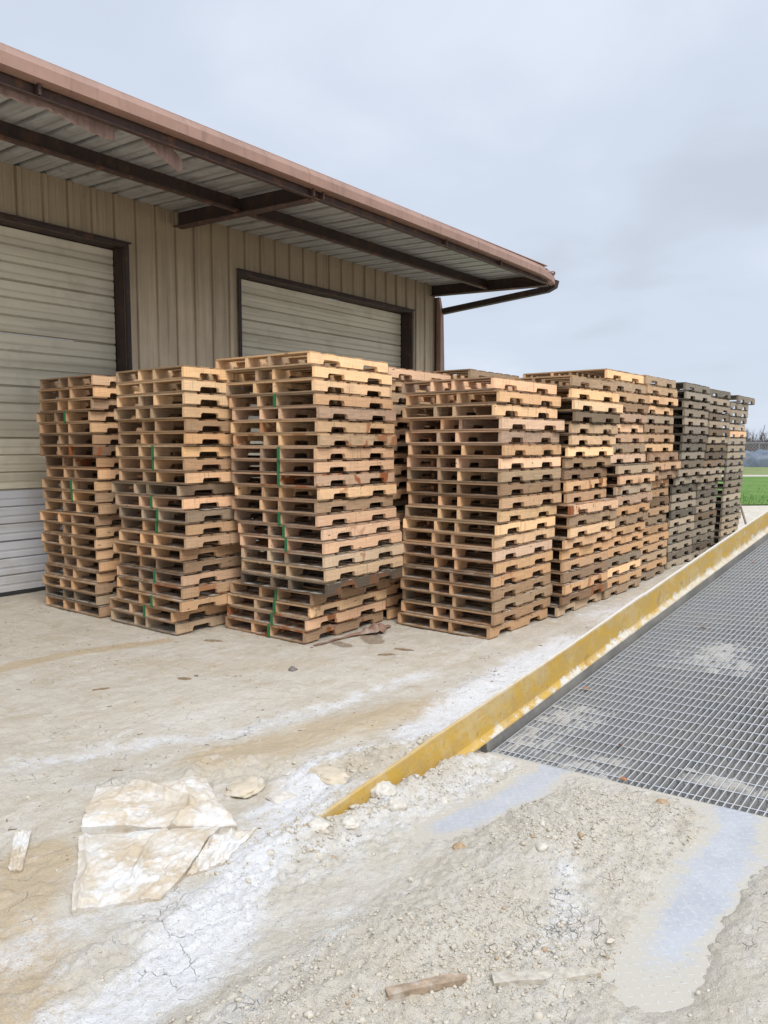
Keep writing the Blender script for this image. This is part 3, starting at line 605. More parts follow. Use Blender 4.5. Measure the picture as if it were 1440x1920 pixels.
STACKS={
 'S1':(0.1162,'TTTTTRRRTTTTTTTTTTTGT',[(-6.953,4.278,-0.5),(-6.946,4.288,1.2),(-6.994,4.28,-1.1),(-7.042,4.282,-0.4),(-7.015,4.283,-1.1),(-7.014,4.299,0.2),(-6.992,4.286,0.2),(-6.963,4.307,-1.0),(-6.931,4.293,-1.3),(-6.951,4.269,-0.2),(-6.958,4.272,-0.5),(-6.901,4.279,0.3),(-6.957,4.258,1.0),(-6.941,4.269,-0.0),(-6.962,4.255,0.5),(-6.99,4.283,-0.2),(-6.961,4.292,-1.0),(-6.995,4.292,0.1),(-6.988,4.268,0.7),(-7.0,4.278,-0.6),(-6.973,4.29,0.5)]),
 'S2':(0.1162,'PPPPTTPTTGKGTTTTKTTTG',[(-5.54,4.278,-0.5),(-5.54,4.278,-0.6),(-5.54,4.283,-0.2),(-5.543,4.279,1.4),(-5.54,4.291,-0.2),(-5.54,4.281,-0.7),(-5.588,4.294,0.0),(-5.585,4.301,-0.9),(-5.54,4.287,-0.2),(-5.666,4.293,0.6),(-5.593,4.287,0.7),(-5.553,4.289,-0.0),(-5.563,4.3,-0.7),(-5.55,4.27,-0.5),(-5.631,4.283,1.4),(-5.624,4.307,-0.8),(-5.639,4.298,-0.2),(-5.632,4.282,-0.6),(-5.625,4.262,-1.2),(-5.787,4.284,-0.7),(-5.768,4.314,0.6)]),
 'S3':(0.1152,'PPPTKPPKKKPTKKKGPDTPKT',[(-4.515,4.788,2.6),(-4.482,4.812,2.6),(-4.474,4.793,2.6),(-4.466,4.798,2.6),(-4.411,4.782,2.6),(-4.43,4.782,2.6),(-4.413,4.791,2.4),(-4.451,4.786,2.0),(-4.462,4.8,2.0),(-4.457,4.792,1.8),(-4.445,4.815,1.9),(-4.465,4.802,2.6),(-4.456,4.802,1.0),(-4.406,4.814,1.8),(-4.379,4.806,1.4),(-4.374,4.8,0.6),(-4.356,4.799,1.7),(-4.348,4.799,2.6),(-4.539,4.813,1.2),(-4.56,4.809,2.0),(-4.591,4.804,0.8),(-4.621,4.81,1.0)]),
 'S4':(0.1172,'KTPKKTKPTTPPPKTTTPTT',[(-3.409,5.933,-2.7),(-3.362,5.946,-2.2),(-3.39,5.923,-2.5),(-3.339,5.956,-3.1),(-3.337,5.941,-0.5),(-3.297,5.942,0.2),(-3.333,5.947,-1.4),(-3.336,5.94,-1.8),(-3.334,5.937,-1.6),(-3.327,5.954,-1.5),(-3.335,5.941,0.1),(-3.351,5.929,-0.3),(-3.388,5.945,-1.6),(-3.37,5.92,0.0),(-3.379,5.96,0.0),(-3.387,5.938,0.1),(-3.391,5.941,-0.1),(-3.394,5.967,-0.7),(-3.397,5.966,0.1),(-3.427,5.941,-0.5)]),
 'S5':(0.1157,'PPPDPPPPRTRKPPTTTTTRG',[(-3.228,7.147,0.1),(-3.241,7.153,-2.0),(-3.206,7.16,-2.6),(-3.187,7.138,-0.5),(-3.228,7.142,-1.4),(-3.231,7.155,-0.3),(-3.261,7.143,-0.8),(-3.291,7.149,-0.9),(-3.297,7.147,0.9),(-3.261,7.126,2.2),(-3.258,7.13,2.6),(-3.206,7.108,-2.3),(-3.228,7.137,-2.2),(-3.225,7.156,-0.8),(-3.264,7.127,-1.4),(-3.308,7.155,-1.5),(-3.292,7.152,-0.8),(-3.281,7.139,-0.3),(-3.262,7.14,0.5),(-3.288,7.141,-0.9),(-3.332,7.13,0.1)]),
 'S6':(0.1177,'PPTTKKKPKGKGKTPTTTGPTG',[(-3.344,8.299,-0.2),(-3.302,8.31,0.4),(-3.276,8.31,-0.5),(-3.28,8.298,-0.5),(-3.282,8.3,0.3),(-3.335,8.303,-0.1),(-3.322,8.292,-0.4),(-3.303,8.312,-0.1),(-3.296,8.323,-0.1),(-3.178,8.264,0.1),(-3.178,8.32,-0.3),(-3.209,8.295,0.0),(-3.209,8.316,-0.6),(-3.211,8.308,0.7),(-3.236,8.317,0.3),(-3.252,8.285,0.6),(-3.286,8.302,0.5),(-3.293,8.309,-0.1),(-3.299,8.265,0.0),(-3.299,8.312,1.1),(-3.301,8.296,-0.1),(-3.308,8.285,0.2)]),
 'S7':(0.1182,'PPTTGTTPTTTTTRTGTTTGTG',[(-3.311,9.447,0.2),(-3.291,9.439,-0.2),(-3.293,9.463,-0.5),(-3.324,9.456,0.9),(-3.326,9.439,-0.0),(-3.328,9.469,0.5),(-3.339,9.464,-1.1),(-3.355,9.446,-1.5),(-3.243,9.434,0.3),(-3.239,9.452,-1.1),(-3.262,9.444,0.6),(-3.346,9.441,0.9),(-3.346,9.451,1.2),(-3.353,9.457,0.2),(-3.36,9.472,0.2),(-3.364,9.457,1.5),(-3.362,9.436,-0.1),(-3.358,9.45,-0.5),(-3.365,9.449,-0.1),(-3.372,9.456,0.0),(-3.378,9.438,-0.9),(-3.379,9.46,0.8)]),
 'S8':(0.1182,'OOOGOOOOOGOGOGGOGGOGGG',[(-3.271,10.866,-0.4),(-3.251,10.847,-0.5),(-3.28,10.86,-1.3),(-3.271,10.863,-0.0),(-3.265,10.851,0.5),(-3.261,10.864,0.1),(-3.279,10.848,-0.1),(-3.291,10.86,0.1),(-3.297,10.873,0.7),(-3.309,10.865,-0.0),(-3.325,10.858,-0.4),(-3.364,10.871,0.1),(-3.398,10.845,0.5),(-3.401,10.855,0.4),(-3.407,10.847,-0.2),(-3.413,10.884,-0.6),(-3.42,10.862,0.1),(-3.426,10.838,-0.8),(-3.431,10.849,-0.1),(-3.428,10.839,0.6),(-3.434,10.869,0.4),(-3.441,10.862,-0.6)]),
 'S9':(0.1173,'OGODODODDDOOGOOGDGOGDO',[(-3.271,12.025,-0.6),(-3.267,12.041,0.3),(-3.263,12.023,-0.4),(-3.258,12.007,0.8),(-3.254,12.01,0.0),(-3.258,12.029,-0.5),(-3.274,12.052,0.5),(-3.288,12.036,1.0),(-3.3,12.017,-0.1),(-3.309,11.993,0.1),(-3.322,12.013,1.2),(-3.361,12.015,-0.7),(-3.396,12.035,0.6),(-3.404,12.026,-0.2),(-3.416,12.008,-0.0),(-3.423,12.021,0.1),(-3.43,12.034,-1.1),(-3.436,12.023,-1.1),(-3.439,12.011,-0.7),(-3.44,12.029,-0.5),(-3.447,12.018,-0.9),(-3.454,12.012,1.1)]),
 'S10':(0.1164,'GGOGGTGGGOOGGOGGGOOGGO',[(-3.247,13.6,-0.0),(-3.289,13.306,-0.4),(-3.292,13.309,-0.5),(-3.294,13.289,0.1),(-3.301,13.299,1.0),(-3.302,13.289,-0.2),(-3.305,13.299,-0.3),(-3.311,13.313,0.1),(-3.31,13.296,-0.9),(-3.313,13.302,0.8),(-3.32,13.319,0.3),(-3.328,13.306,0.2),(-3.332,13.321,-0.0),(-3.336,13.291,0.7),(-3.342,13.286,0.4),(-3.347,13.308,0.8),(-3.352,13.295,-0.1),(-3.355,13.309,-1.3),(-3.358,13.296,-0.1),(-3.363,13.292,0.5),(-3.363,13.292,-0.4),(-3.366,13.329,-0.9)]),
 'S3b':(0.1197,'KPGGTTGTTTTGTTDTGTTTT',[(-4.634,6.015,0.7),(-4.693,6.02,0.0),(-4.65,6.027,-1.6),(-4.63,6.033,-1.8),(-4.66,6.017,-0.1),(-4.645,6.024,0.1),(-4.659,6.017,-1.1),(-4.674,5.982,0.7),(-4.636,6.047,-1.3),(-4.641,6.023,-0.3),(-4.623,6.02,-0.6),(-4.68,6.003,1.2),(-4.618,6.038,-0.6),(-4.637,6.005,0.2),(-4.631,6.025,1.3),(-4.649,6.029,-1.2),(-4.61,6.012,-0.2),(-4.63,6.043,-0.1),(-4.642,6.0,0.1),(-4.65,6.011,-0.1),(-4.619,6.007,0.4)]),
 'S3c':(0.1165,'PPTTTTTTGTTTTTTTTTGTTT',[(-4.417,7.176,1.0),(-4.409,7.189,0.4),(-4.48,7.203,-0.4),(-4.446,7.184,-0.8),(-4.461,7.187,-0.6),(-4.457,7.181,-0.2),(-4.443,7.163,0.0),(-4.468,7.181,-1.2),(-4.47,7.186,0.1),(-4.479,7.213,-0.8),(-4.44,7.214,-1.1),(-4.432,7.231,-0.5),(-4.441,7.196,-0.0),(-4.455,7.191,0.5),(-4.434,7.199,1.2),(-4.429,7.21,-0.6),(-4.413,7.219,-1.7),(-4.473,7.193,0.7),(-4.425,7.195,0.2),(-4.436,7.181,0.5),(-4.456,7.203,-0.0),(-4.474,7.185,0.0)]),
}

mesh_cache={}
def proto():
    t=empty('pallet')
    for k in range(4):
        o=stringer_bm(k).build('stringer',M_STR,t); mesh_cache['s%d'%k]=o.data
    o=deck_bm(0,True).build('top_deck',M_BRD,t); mesh_cache['t0']=o.data
    o=deck_bm(0,False).build('bottom_deck',M_BRD,t); mesh_cache['b0']=o.data
    return t
def extra(prefix,name,fn,n,mat):
    for k in range(1,n):
        o=fn(k).build(name,mat); mesh_cache[prefix+str(k)]=o.data; bpy.data.objects.remove(o)
P_PROTO=proto()
for k in range(4,10):
    o=stringer_bm(k).build('stringer',M_STR); mesh_cache['s%d'%k]=o.data; bpy.data.objects.remove(o)
extra('t','top_deck',lambda k:deck_bm(k,True),8,M_BRD); extra('b','bottom_deck',lambda k:deck_bm(k,False),5,M_BRD)
gm=MB(); gm.box((-.0125,-.0035,.001),(.0125,.012,.1145),.5); go=gm.build('green_stripe',M_GREEN); GREEN_ME=go.data; bpy.data.objects.remove(go)
P_CH=list(P_PROTO.children)
rp=random.Random(5); first=True
for S,(pitch,code,rows) in STACKS.items():
    n=len(rows)
    for i,(X,Y,rz) in enumerate(rows):
        z=.004+(n-1-i)*pitch
        if first: t=P_PROTO; chs=P_CH; first=False
        else:
            t=P_PROTO.copy(); col.objects.link(t); chs=[]
            for c0 in P_CH:
                c=c0.copy(); c.parent=t; col.objects.link(c); chs.append(c)
        t.location=(X,Y,z); t.scale=({0:1.11,1:1.05,2:1.03}.get(i,1.0) if S=='S3' else 1.0,1,1); t.rotation_euler=(R(rp.gauss(0,.12)) if i<n-1 else 0,0,R(rz))
        cd=code[i]; tint=TINT['N' if (cd=='G' and S in('S8','S9','S10')) else cd]; stn=STAIN.get((S,i+1),0)
        k=rp.uniform(.82,1.14)
        def jc(a=.1,kk=1.0):
            u=rp.uniform(1-a,1+a)*k*kk; h=rp.uniform(-.04,.04)
            return (tint[0]*u*(1+h),tint[1]*u,tint[2]*u*(1-h),1-stn)
        si=0
        for c in chs:
            nm=c.name.split('.')[0]
            if nm=='stringer':
                c.data=mesh_cache['s%d'%rp.randrange(10)]; xx=SX[si]+(rp.uniform(-.022,.022) if si in(1,2) else 0)
                c.location=(xx,PL/2+rp.uniform(-.004,.004),0); c.color=jc(.12)
                sx=xx if si==2 else None
                if si==2: gx=xx
                si+=1
            elif nm=='top_deck':
                c.data=mesh_cache['t%d'%rp.randrange(8)]; c.location=(0,PL/2,0); c.color=jc(.16,.52)  # both decks tinted dark: weathering plus painted shade between layers
            else:
                c.data=mesh_cache['b%d'%rp.randrange(5)]; c.location=(0,PL/2,0); c.color=jc(.16,.50)
        gtxt=''
        if (i+1) in GREEN.get(S,()):
            q=bpy.data.objects.new('green_stripe',GREEN_ME); col.objects.link(q); q.parent=t; q.location=(gx,-.0075,0); gtxt=' with green stripe'
        m=i+1
        pos='topmost' if m==1 else 'bottom one' if m==n else (ORD[i]+' from top' if m<=11 else ORD[n-m]+' from bottom')
        tag(t,f"{NAMEC[cd]} pallet{gtxt}, {pos} of {WHERE[S]}",'pallet','wooden pallets stacked in the yard')

# ------------------------------------------------------------------ steel building
XW=-8.68; YE=12.75; YB=-4.0; ZW=4.84; SLOPE=.042
bld=empty('warehouse',(XW,YE,0))
tag(bld,'tan ribbed metal warehouse with brown trimmed roll-up doors and a deep eave','building')
def bb(mb,name,mat,parent=bld,**k):
    # world-space mesh parented to the building
    off=Vector(bld.location)
    mb.v=[tuple(Vector(p)-off) for p in mb.v]
    return mb.build(name,mat,parent,**k)
D=[(1.60,5.81),(7.72,11.93)]; DZ=4.22
# front wall, ribs at 0.305 m with two faint stiffeners between
m=MB(); pts=[]; y=YB
while y<YE:
    r0=y
    prof=[(0,0),(.085,0),(.10,-.005),(.115,0),(.175,0),(.19,-.005),(.205,0),(.225,0),(.245,.028),(.285,.028),(.305,0)]
    for dy,dx in prof[:-1]: pts.append((y+dy,dx))
    y+=.305
pts=[p for p in pts if p[0]<YE]; pts.append((YE,0))
def at(yq):
    for (a,xa),(b,xb) in zip(pts[:-1],pts[1:]):
        if a<=yq<=b: return xa+(xb-xa)*(yq-a)/(b-a)
    return 0
for a,b in D:
    for q in (a,b): pts.append((q,at(q)))
pts=sorted(set(pts))
for (ya,xa),(yb,xb) in zip(pts[:-1],pts[1:]):
    mid_=(ya+yb)/2; z0=0
    for a,b in D:
        if a<=mid_<=b: z0=DZ
    zt=ZW+.0
    m.add([(XW+xa,ya,z0),(XW+xb,yb,z0),(XW+xb,yb,zt),(XW+xa,ya,zt)],[(0,1,2,3)],.5)
# screw heads under the eave
for i in range(int((YE-YB)/.305)):
    for zz in (4.70,):
        yy=YB+.305*i+.145
        m.box((XW,yy-.006,zz-.006),(XW+.012,yy+.006,zz+.006),.1)
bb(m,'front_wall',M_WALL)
m=MB(); m.box((XW-14,YE-.04,0),(XW-.06,YE,4.84),.5); m.box((XW-14,YB,0),(XW-.06,YB+.04,4.84),.5); m.box((XW-14.04,YB,0),(XW-14,YE,4.84),.5)
bb(m,'side_wall',M_WALL)
m=MB(); m.box((XW-13.9,YB+.1,-.05),(XW-.3,YE-.1,.003),.5); bb(m,'floor_slab',mat_plain('inside_slab',(.3,.29,.27)))
# doors with frames
for a,b in D:
    f=MB(); tw=.055; rv=.16
    f.box((XW+.030,a-tw,0),(XW+.044,a,DZ+tw),.5); f.box((XW+.030,b,0),(XW+.044,b+tw,DZ+tw),.5); f.box((XW+.030,a,DZ),(XW+.044,b,DZ+tw),.5)
    f.box((XW-rv-.08,a-.02,0),(XW+.030,a-.002,DZ+.02),.5); f.box((XW-rv-.08,b+.002,0),(XW+.030,b+.02,DZ+.02),.5); f.box((XW-rv-.08,a,DZ+.002),(XW+.030,b,DZ+.02),.5)
    f.box((XW+.044,a-tw-.02,DZ+tw-.012),(XW+.075,b+tw+.02,DZ+tw+.004),.5)
    bb(f,'door_frame',M_BROWN)
    e=MB(); e.box((XW-rv-.06,a+.01,.0),(XW-rv-.05,b-.01,.035),.5); dr=bb(e,'roll_up_door',mat_plain('rubber_seal',(.03,.03,.03),.8))
    nsec=7; hs=(DZ-.03)/nsec
    for k in range(nsec):
        p=MB(); z0=.03+k*hs; prof=[]
        x0=XW-rv-.05
        # three shallow ribs per section with deep joints
        n_=3; 
        for j in range(n_):
            zz=z0+j*hs/n_; g_=.034 if j==0 else .018
            prof+=[(x0-g_,zz+.002),(x0-g_,zz+.010),(x0,zz+.020),(x0+.0,zz+.075),(x0-.006,zz+.085),(x0-.006,zz+.100),(x0,zz+.110),(x0,zz+hs/n_-.012)]
        prof+=[(x0-.03,z0+hs-.001),(x0-.03,z0+.001)]
        p.prism(prof,'y',a+.012,b-.012,.5)
        pn=bb(p,'door_panel',M_DOOR,dr)
        pn.matrix_parent_inverse=Matrix.Identity(4)
        u=random.uniform(.93,1.05)
        c_=(.62,.63,.66) if k<2 else (.70,.64,.50)
        pn.color=(*[q*u for q in c_],1)
# roof sheet: ribs run up the slope
m=MB(); y=YB-.3; rp2=[]
while y<YE+.12:
    for dy,dz in ((0,0),(.20,0),(.222,.034),(.262,.034),(.285,0)): rp2.append((y+dy,dz))
    y+=.305
XE=-6.13
rp2=[p for p in rp2 if p[0]<YE+.02]
def zdeck(x): return ZW+(XW-x)*SLOPE if x>XW else ZW+(XW-x)*SLOPE
for (ya,za),(yb,zb) in zip(rp2[:-1],rp2[1:]):
    st=[XE,-7.45,XW,-16.,XW-14.5]
    for xa,xb in zip(st[:-1],st[1:]):
        m.add([(xa,ya,zdeck(xa)+za),(xa,yb,zdeck(xa)+zb),(xb,yb,zdeck(xb)+zb),(xb,ya,zdeck(xb)+za)],[(0,1,2,3)],.5)
bb(m,'roof_sheet',M_DECK)
m=MB(); ye=rp2[-1][0]
m.add([(x,y_,zdeck(x)+z_) for x in (XE-.03,XW-14.5) for y_,z_ in ((ye-.03,-.02),(ye+.03,-.02),(ye+.03,.055),(ye-.03,.055))],[(0,1,2,3),(4,7,6,5),(0,4,5,1),(1,5,6,2),(2,6,7,3),(3,7,4,0)],.5); bb(m,'rake_trim',M_GUT)
# cantilever beams (I sections), purlin, eave beam
for yb_ in (.60,6.65,12.66,-3.9):
    m=MB(); x0,x1=XW-.02,-6.24
    def zt(x): return zdeck(x)-.012
    def beam(y0,y1,za,zb):
        m.add([(x0,y0,zt(x0)-za),(x0,y1,zt(x0)-za),(x0,y1,zt(x0)-zb),(x0,y0,zt(x0)-zb),(x1,y0,zt(x1)-za),(x1,y1,zt(x1)-za),(x1,y1,zt(x1)-zb),(x1,y0,zt(x1)-zb)],
              [(0,1,2,3),(4,7,6,5),(0,4,5,1),(1,5,6,2),(2,6,7,3),(3,7,4,0)],.5)
    beam(yb_-.006,yb_+.006,.0,.185); bm_=bb(m,'cantilever_beam',M_BROWN)
    m=MB(); beam(yb_-.075,yb_+.075,.186,.196); fl=bb(m,'beam_flange',M_FLANGE,bm_); fl.matrix_parent_inverse=Matrix.Identity(4)
bays=[(-3.9,.6),(.6,6.65),(6.65,12.66)]
def zlip(x): return zdeck(x)-.006
for a,b in bays:
    m=MB(); x=-7.45; zt_=zlip(x); m.box((x-.006,a+.008,zt_-.172),(x,b-.008,zt_),.5)
    pu=bb(m,'purlin',M_BROWN)
    m=MB(); m.box((x-.001,a+.008,zt_-.182),(x+.062,b-.008,zt_-.173),.5); m.box((x+.056,a+.008,zt_-.172),(x+.062,b-.008,zt_-.155),.5)
    q=bb(m,'purlin_lip',M_FLANGE,pu); q.matrix_parent_inverse=Matrix.Identity(4)
    m=MB(); x=-6.235; zt_=zlip(x); m.box((x-.008,a+.0,zt_-.185),(x,b-.0,zt_),.5); m.box((x,a,zt_-.185),(x+.055,b,zt_-.178),.5)
    bb(m,'eave_beam',M_RUST)
# gutter swept along the eave, with joints, ending in a battered return
st=[(-4.3,0,0),(2.,.002,.003),(6.49,0,0),(8.3,.004,-.004),(10.13,0,-.008),(11.6,-.004,-.016),(12.25,-.008,-.026),(12.62,-.035,-.045),(12.86,-.085,-.075),(12.98,-.14,-.10)]
prof=[(-6.20,4.640),(-6.10,4.655),(-6.10,4.752),(-6.137,4.822),(-6.20,4.830),(-6.205,4.824),(-6.142,4.812),(-6.108,4.748),(-6.108,4.664),(-6.20,4.650)]
m=MB(); m.sweep([[(px+dx,y_,pz+dz) for px,pz in prof] for y_,dx,dz in st],.5)
gut=bb(m,'gutter',M_GUT)
m=MB()
for yj,dz in ((6.5,0),(10.13,-.008),(1.2,0)):
    m.sweep([[(px+(.004 if px>-6.15 else 0),yy,pz+dz+(.003 if pz>4.7 else -.003)) for px,pz in prof] for yy in (yj-.018,yj+.018)],.5)
j=bb(m,'gutter_joint',M_GUT,gut); j.matrix_parent_inverse=Matrix.Identity(4)
m=MB()
for yj in (6.62,6.78,9.35,10.9,3.4):
    m.box((-6.232,yj-.012,4.56),(-6.16,yj+.012,4.648),.5)
j=bb(m,'gutter_bracket',M_RUST,gut); j.matrix_parent_inverse=Matrix.Identity(4)
m=MB(); m.box((-6.205,-4.3,4.815),(XE-.004,12.45,4.826),.5); j=bb(m,'roof_edge',M_GUT,gut); j.matrix_parent_inverse=Matrix.Identity(4)
# downspout: from the gutter end back to the wall corner, then down
def tube(mb,path,w,d):
    rings=[]
    for i,p in enumerate(path):
        p=Vector(p); a=Vector(path[max(i-1,0)]); b=Vector(path[min(i+1,len(path)-1)]); t=(b-a).normalized()
        sde=Vector((0,1,0)); up=t.cross(sde).normalized()
        rings.append([tuple(p+sde*w*u+up*d*v) for u,v in ((-1,-1),(1,-1),(1,1),(-1,1))])
    mb.sweep(rings,.5)
m=MB(); tube(m,[(-6.215,12.93,4.67),(-6.235,12.93,4.575),(-6.36,12.93,4.525),(-8.575,12.87,4.355)],.06,.052)
ds=bb(m,'downspout',M_BROWN)
m=MB(); m.sweep([[(XW-.03,12.756,z),(XW+.038+d1,12.756,z),(XW+.038+d1,12.757+d2,z),(XW-.03,12.757+d2,z)] for z,d1,d2 in ((.08,.105,.2),(2.4,.105,.17),(4.3,.10,.10),(4.62,.06,.06))],.5); q=bb(m,'downpipe',M_GUT,ds)
m=MB(); m.box((XW-.06,YE+.001,.02),(XW+.041,YE+.004,4.60),.5); m.box((XW+.031,YE-.05,.02),(XW+.040,YE+.0005,4.60),.5)
bb(m,'corner_trim',M_BROWN)
# torn eave trim hanging below the eave beam
def strip(path,mat,name):
    m=MB(); rings=[]; rr=random.Random(int(path[0][0]*10)); dn=[]
    for a,b in zip(path[:-1],path[1:]):
        for k in range(7): dn.append([a[i]+(b[i]-a[i])*k/7+(0,rr.uniform(-.006,.006),0,rr.uniform(-.012,.012))[i] for i in range(4)])
    path=dn+[path[-1]]
    for (y_,x_,zt_,zb_) in path:
        rings.append([(x_,y_,zt_),(x_+.004,y_,zt_),(x_+.006,y_,zb_),(x_+.002,y_,zb_),(x_-.03,y_,zb_+.004),(x_-.03,y_,zb_+.008),(x_,y_,zb_+.006)])
    m.sweep(rings,.5); return bb(m,name,mat)
M_TORN=mat_rust_steel('faded_pink_trim',(.46,.32,.29),.3,8.0)
strip([(1.0,-6.33,4.71,4.60),(2.2,-6.35,4.71,4.575),(3.0,-6.38,4.70,4.565),(3.25,-6.40,4.69,4.555),(3.6,-6.37,4.70,4.560),(3.9,-6.39,4.685,4.53),(4.12,-6.41,4.675,4.50),(4.24,-6.42,4.64,4.515)],M_TORN,'torn_trim')
strip([(4.5,-6.34,4.71,4.575),(4.65,-6.38,4.70,4.545),(4.8,-6.42,4.67,4.50),(4.93,-6.45,4.62,4.462),(5.02,-6.46,4.57,4.452)],M_TORN,'torn_trim')
strip([(4.22,-6.30,4.71,4.60),(4.5,-6.30,4.71,4.595),(4.85,-6.30,4.71,4.60)],M_RUST,'torn_trim')

# ------------------------------------------------------------------ steel yard ramp
ramp=empty('loading_ramp'); ramp.matrix_world=RAMP
tag(ramp,'portable steel loading ramp with open grating deck and worn yellow side kerb','ramp')
def kerb(l0,sg):
    m=MB()
    st=[(-1.37,0,-.006),(-1.1,.006,.002),(-.95,-.003,-.003),(-.62,.003,.0),(-.35,0,.004),(-.3,-.004,-.003),(.3,.003,.002),(.9,.003,-.004),(2.2,-.004,.004),(2.26,.002,.001),(3.6,.0,.003),(5.2,.006,-.003),(7.5,0,.002),(RL,0,0)]
    pr=[(-.014,.058),(-.034,.072),(-.042,.085),(-.046,.246),(-.049,.251),(-.062,.251),(-.065,.247),(-.065,.235),(-.056,.235),(-.056,.05),(-.012,.05)]
    m.sweep([[(l0+sg*(a+da),s,c+(dc if c>.2 else 0)) for a,c in pr] for s,da,dc in st],.5)
    k=m.build('kerb',M_KERB,ramp)
    m=MB()
    m.sweep([[(l0+sg*a,s,c) for a,c in ((-.012,.0485),(-.012,-.03),(-.02,-.03),(-.02,-.48),(-.06,-.48),(-.06,.0485))] for s in (.0,RL)],.5)  # web deepened to keep daylight out from under the grating
    m.build('side_beam',M_BEAM,ramp); return k
kerb(0,1); kerb(RW,-1)
def grating(l0,l1,s0,s1):
    m=MB(); l=l0+.006
    while l<l1-.004:
        m.box((l-.0026,s0,-.032),(l+.0026,s1,.0),random.random()); l+=.0343
    s=s0+.05
    while s<s1-.02:
        m.box((l0+.004,s-.003,-.0095),(l1-.004,s+.003,-.0015),random.random()); s+=.1015
    for s in (s0,s1-.005): m.box((l0+.002,s-.001,-.0325),(l1-.002,s+.006,-.0008),.5)
    return m.build('grating_panel',M_GRATE,ramp)
cut=[0.006,.93,RW-.006]
for s0,s1 in ((0.003,5.0),(5.01,RL)):
    for a,b in zip(cut[:-1],cut[1:]): grating(a+.002,b-.008,s0,s1)
m=MB()
for s in (1.3,2.5,3.7,4.98,6.2,7.4,8.6,9.8):
    m.box((.0,s-.02,-.13),(RW,s+.02,-.036),.5)
m.box((.925,.02,-.14),(.938,RL,-.036),.5)
m.build('cross_member',M_BEAM,ramp)
# approach plate lying almost level in front of the grating
m=MB()
inv=RAMP.inverted()
def pw(s,l,dz=0):
    x=P0.x+_ah.x*s+_lh.x*l; y=P0.y+_ah.y*s+_lh.y*l; return Vector((x,y,float(plate_z(s,l))+dz))
NS,NL=170,220; SS,LL_=np.meshgrid(np.linspace(-1.85,-.008,NS),np.linspace(0,RW,NL),indexing='ij')
PX=P0.x+_ah.x*SS+_lh.x*LL_; PY=P0.y+_ah.y*SS+_lh.y*LL_; PZ=plate_z(SS,LL_)
gap=PZ-ground_h(PX,PY)
ta,tb=track(SS,LL_); dst=1.08-1.2*np.maximum(ta,tb)+.2*np.exp(-np.maximum(gap,0)/.006)+.75*sst(-.85,-1.4,SS)
iv=np.array(inv); Q=np.stack([PX.ravel(),PY.ravel(),PZ.ravel(),np.ones(PX.size)],1)@iv.T
ap=grid_mesh('approach_plate',Q[:,:3],NL,NS,M_PLATE,{'dust':dst.ravel()},False,ramp)
so2=ap.modifiers.new('thick','SOLIDIFY'); so2.thickness=.008; so2.offset=0

for s in (6.4,9.9):
    for l in (.05,RW-.05):
        top=RAMP@Vector((l,s,-.2)); m=MB(); a=[]
        for z in (0.0,top.z):
            a.append([tuple(inv@Vector((top.x+dx,top.y+dy,z))) for dx,dy in ((-.05,-.05),(.05,-.05),(.05,.05),(-.05,.05))])
        m.sweep(a,.5); lg=m.build('support_leg',M_BEAM,ramp)
# ------------------------------------------------------------------ things lying in the yard
def gh(x,y): return float(ground_h(np.array([x]),np.array([y]))[0])
def patch(name,pts,nx,ny,mat,thick,seed,parent=None,wr=.012,cr=()):
    """a limp sheet: bilinear quad over the ground with folds, its border tucked down to the dirt"""
    (ax,ay),(bx,by),(cx,cy),(dx,dy)=pts
    u,v=np.meshgrid(np.linspace(0,1,nx),np.linspace(0,1,ny))
    e=.05*fbm(u*4+seed,v*4,seed,4)
    uu=u+e*(.75+.25*u*(1-u)*4); vv=v+.05*fbm(u*4,v*4+seed,seed+3,4)*(.75+.25*v*(1-v)*4)
    x=(1-vv)*((1-uu)*ax+uu*bx)+vv*((1-uu)*dx+uu*cx); y=(1-vv)*((1-uu)*ay+uu*by)+vv*((1-uu)*dy+uu*cy)
    bd=np.minimum(np.minimum(u,1-u)*nx,np.minimum(v,1-v)*ny)
    pil=sst(0,nx*.12,bd)
    rid=(1-np.abs(fbm(u*2.6+seed,v*2.6+1,seed+7,2)))**9+.5*(1-np.abs(fbm(u*6+seed,v*5+1,seed+17,2)))**10
    z=ground_h(x,y)*.5+thick*(.7+.3*pil)+wr*fbm(u*4,v*4,seed+5,3)+wr*1.5*rid*pil+.004*fbm(u*16,v*16,seed+9,2)
    for (u0,v0,u1,v1,am,wd) in cr:
        z=z+am*np.exp(-((poly_dist(u,v,[(u0,v0),((u0+u1)/2+.02,(v0+v1)/2-.015),(u1,v1)])+.006*fbm(u*20,v*20,seed+4,2))/wd)**2)
    ins_=lambda a:None
    for a in (x,y):
        a[0,:]=a[1,:]+(a[3,:]-a[1,:])*.6; a[-1,:]=a[-2,:]+(a[-4,:]-a[-2,:])*.6
        a[:,0]=a[:,1]+(a[:,3]-a[:,1])*.6; a[:,-1]=a[:,-2]+(a[:,-4]-a[:,-2])*.6
    z=np.where(bd<.5,np.minimum(ground_h(x,y)-.01,z-.012),z)
    return x,y,z
def sheet(name,pts,nx,ny,mat,thick,seed,org,parent=None,wr=.012,cr=()):
    x,y,z=patch(name,pts,nx,ny,mat,thick,seed,parent,wr,cr)
    V=np.stack([x.ravel()-org[0],y.ravel()-org[1],z.ravel()-org[2]],1)
    o=grid_mesh(name,V,nx,ny,mat,None,True,parent); es=o.modifiers.new('crease','EDGE_SPLIT'); es.split_angle=R(38); return o
so=(-2.8,1.9,0.)
sack=empty('flattened_sack',so); tag(sack,'flattened woven feed sack caked with white powder lying on the dirt','sack')
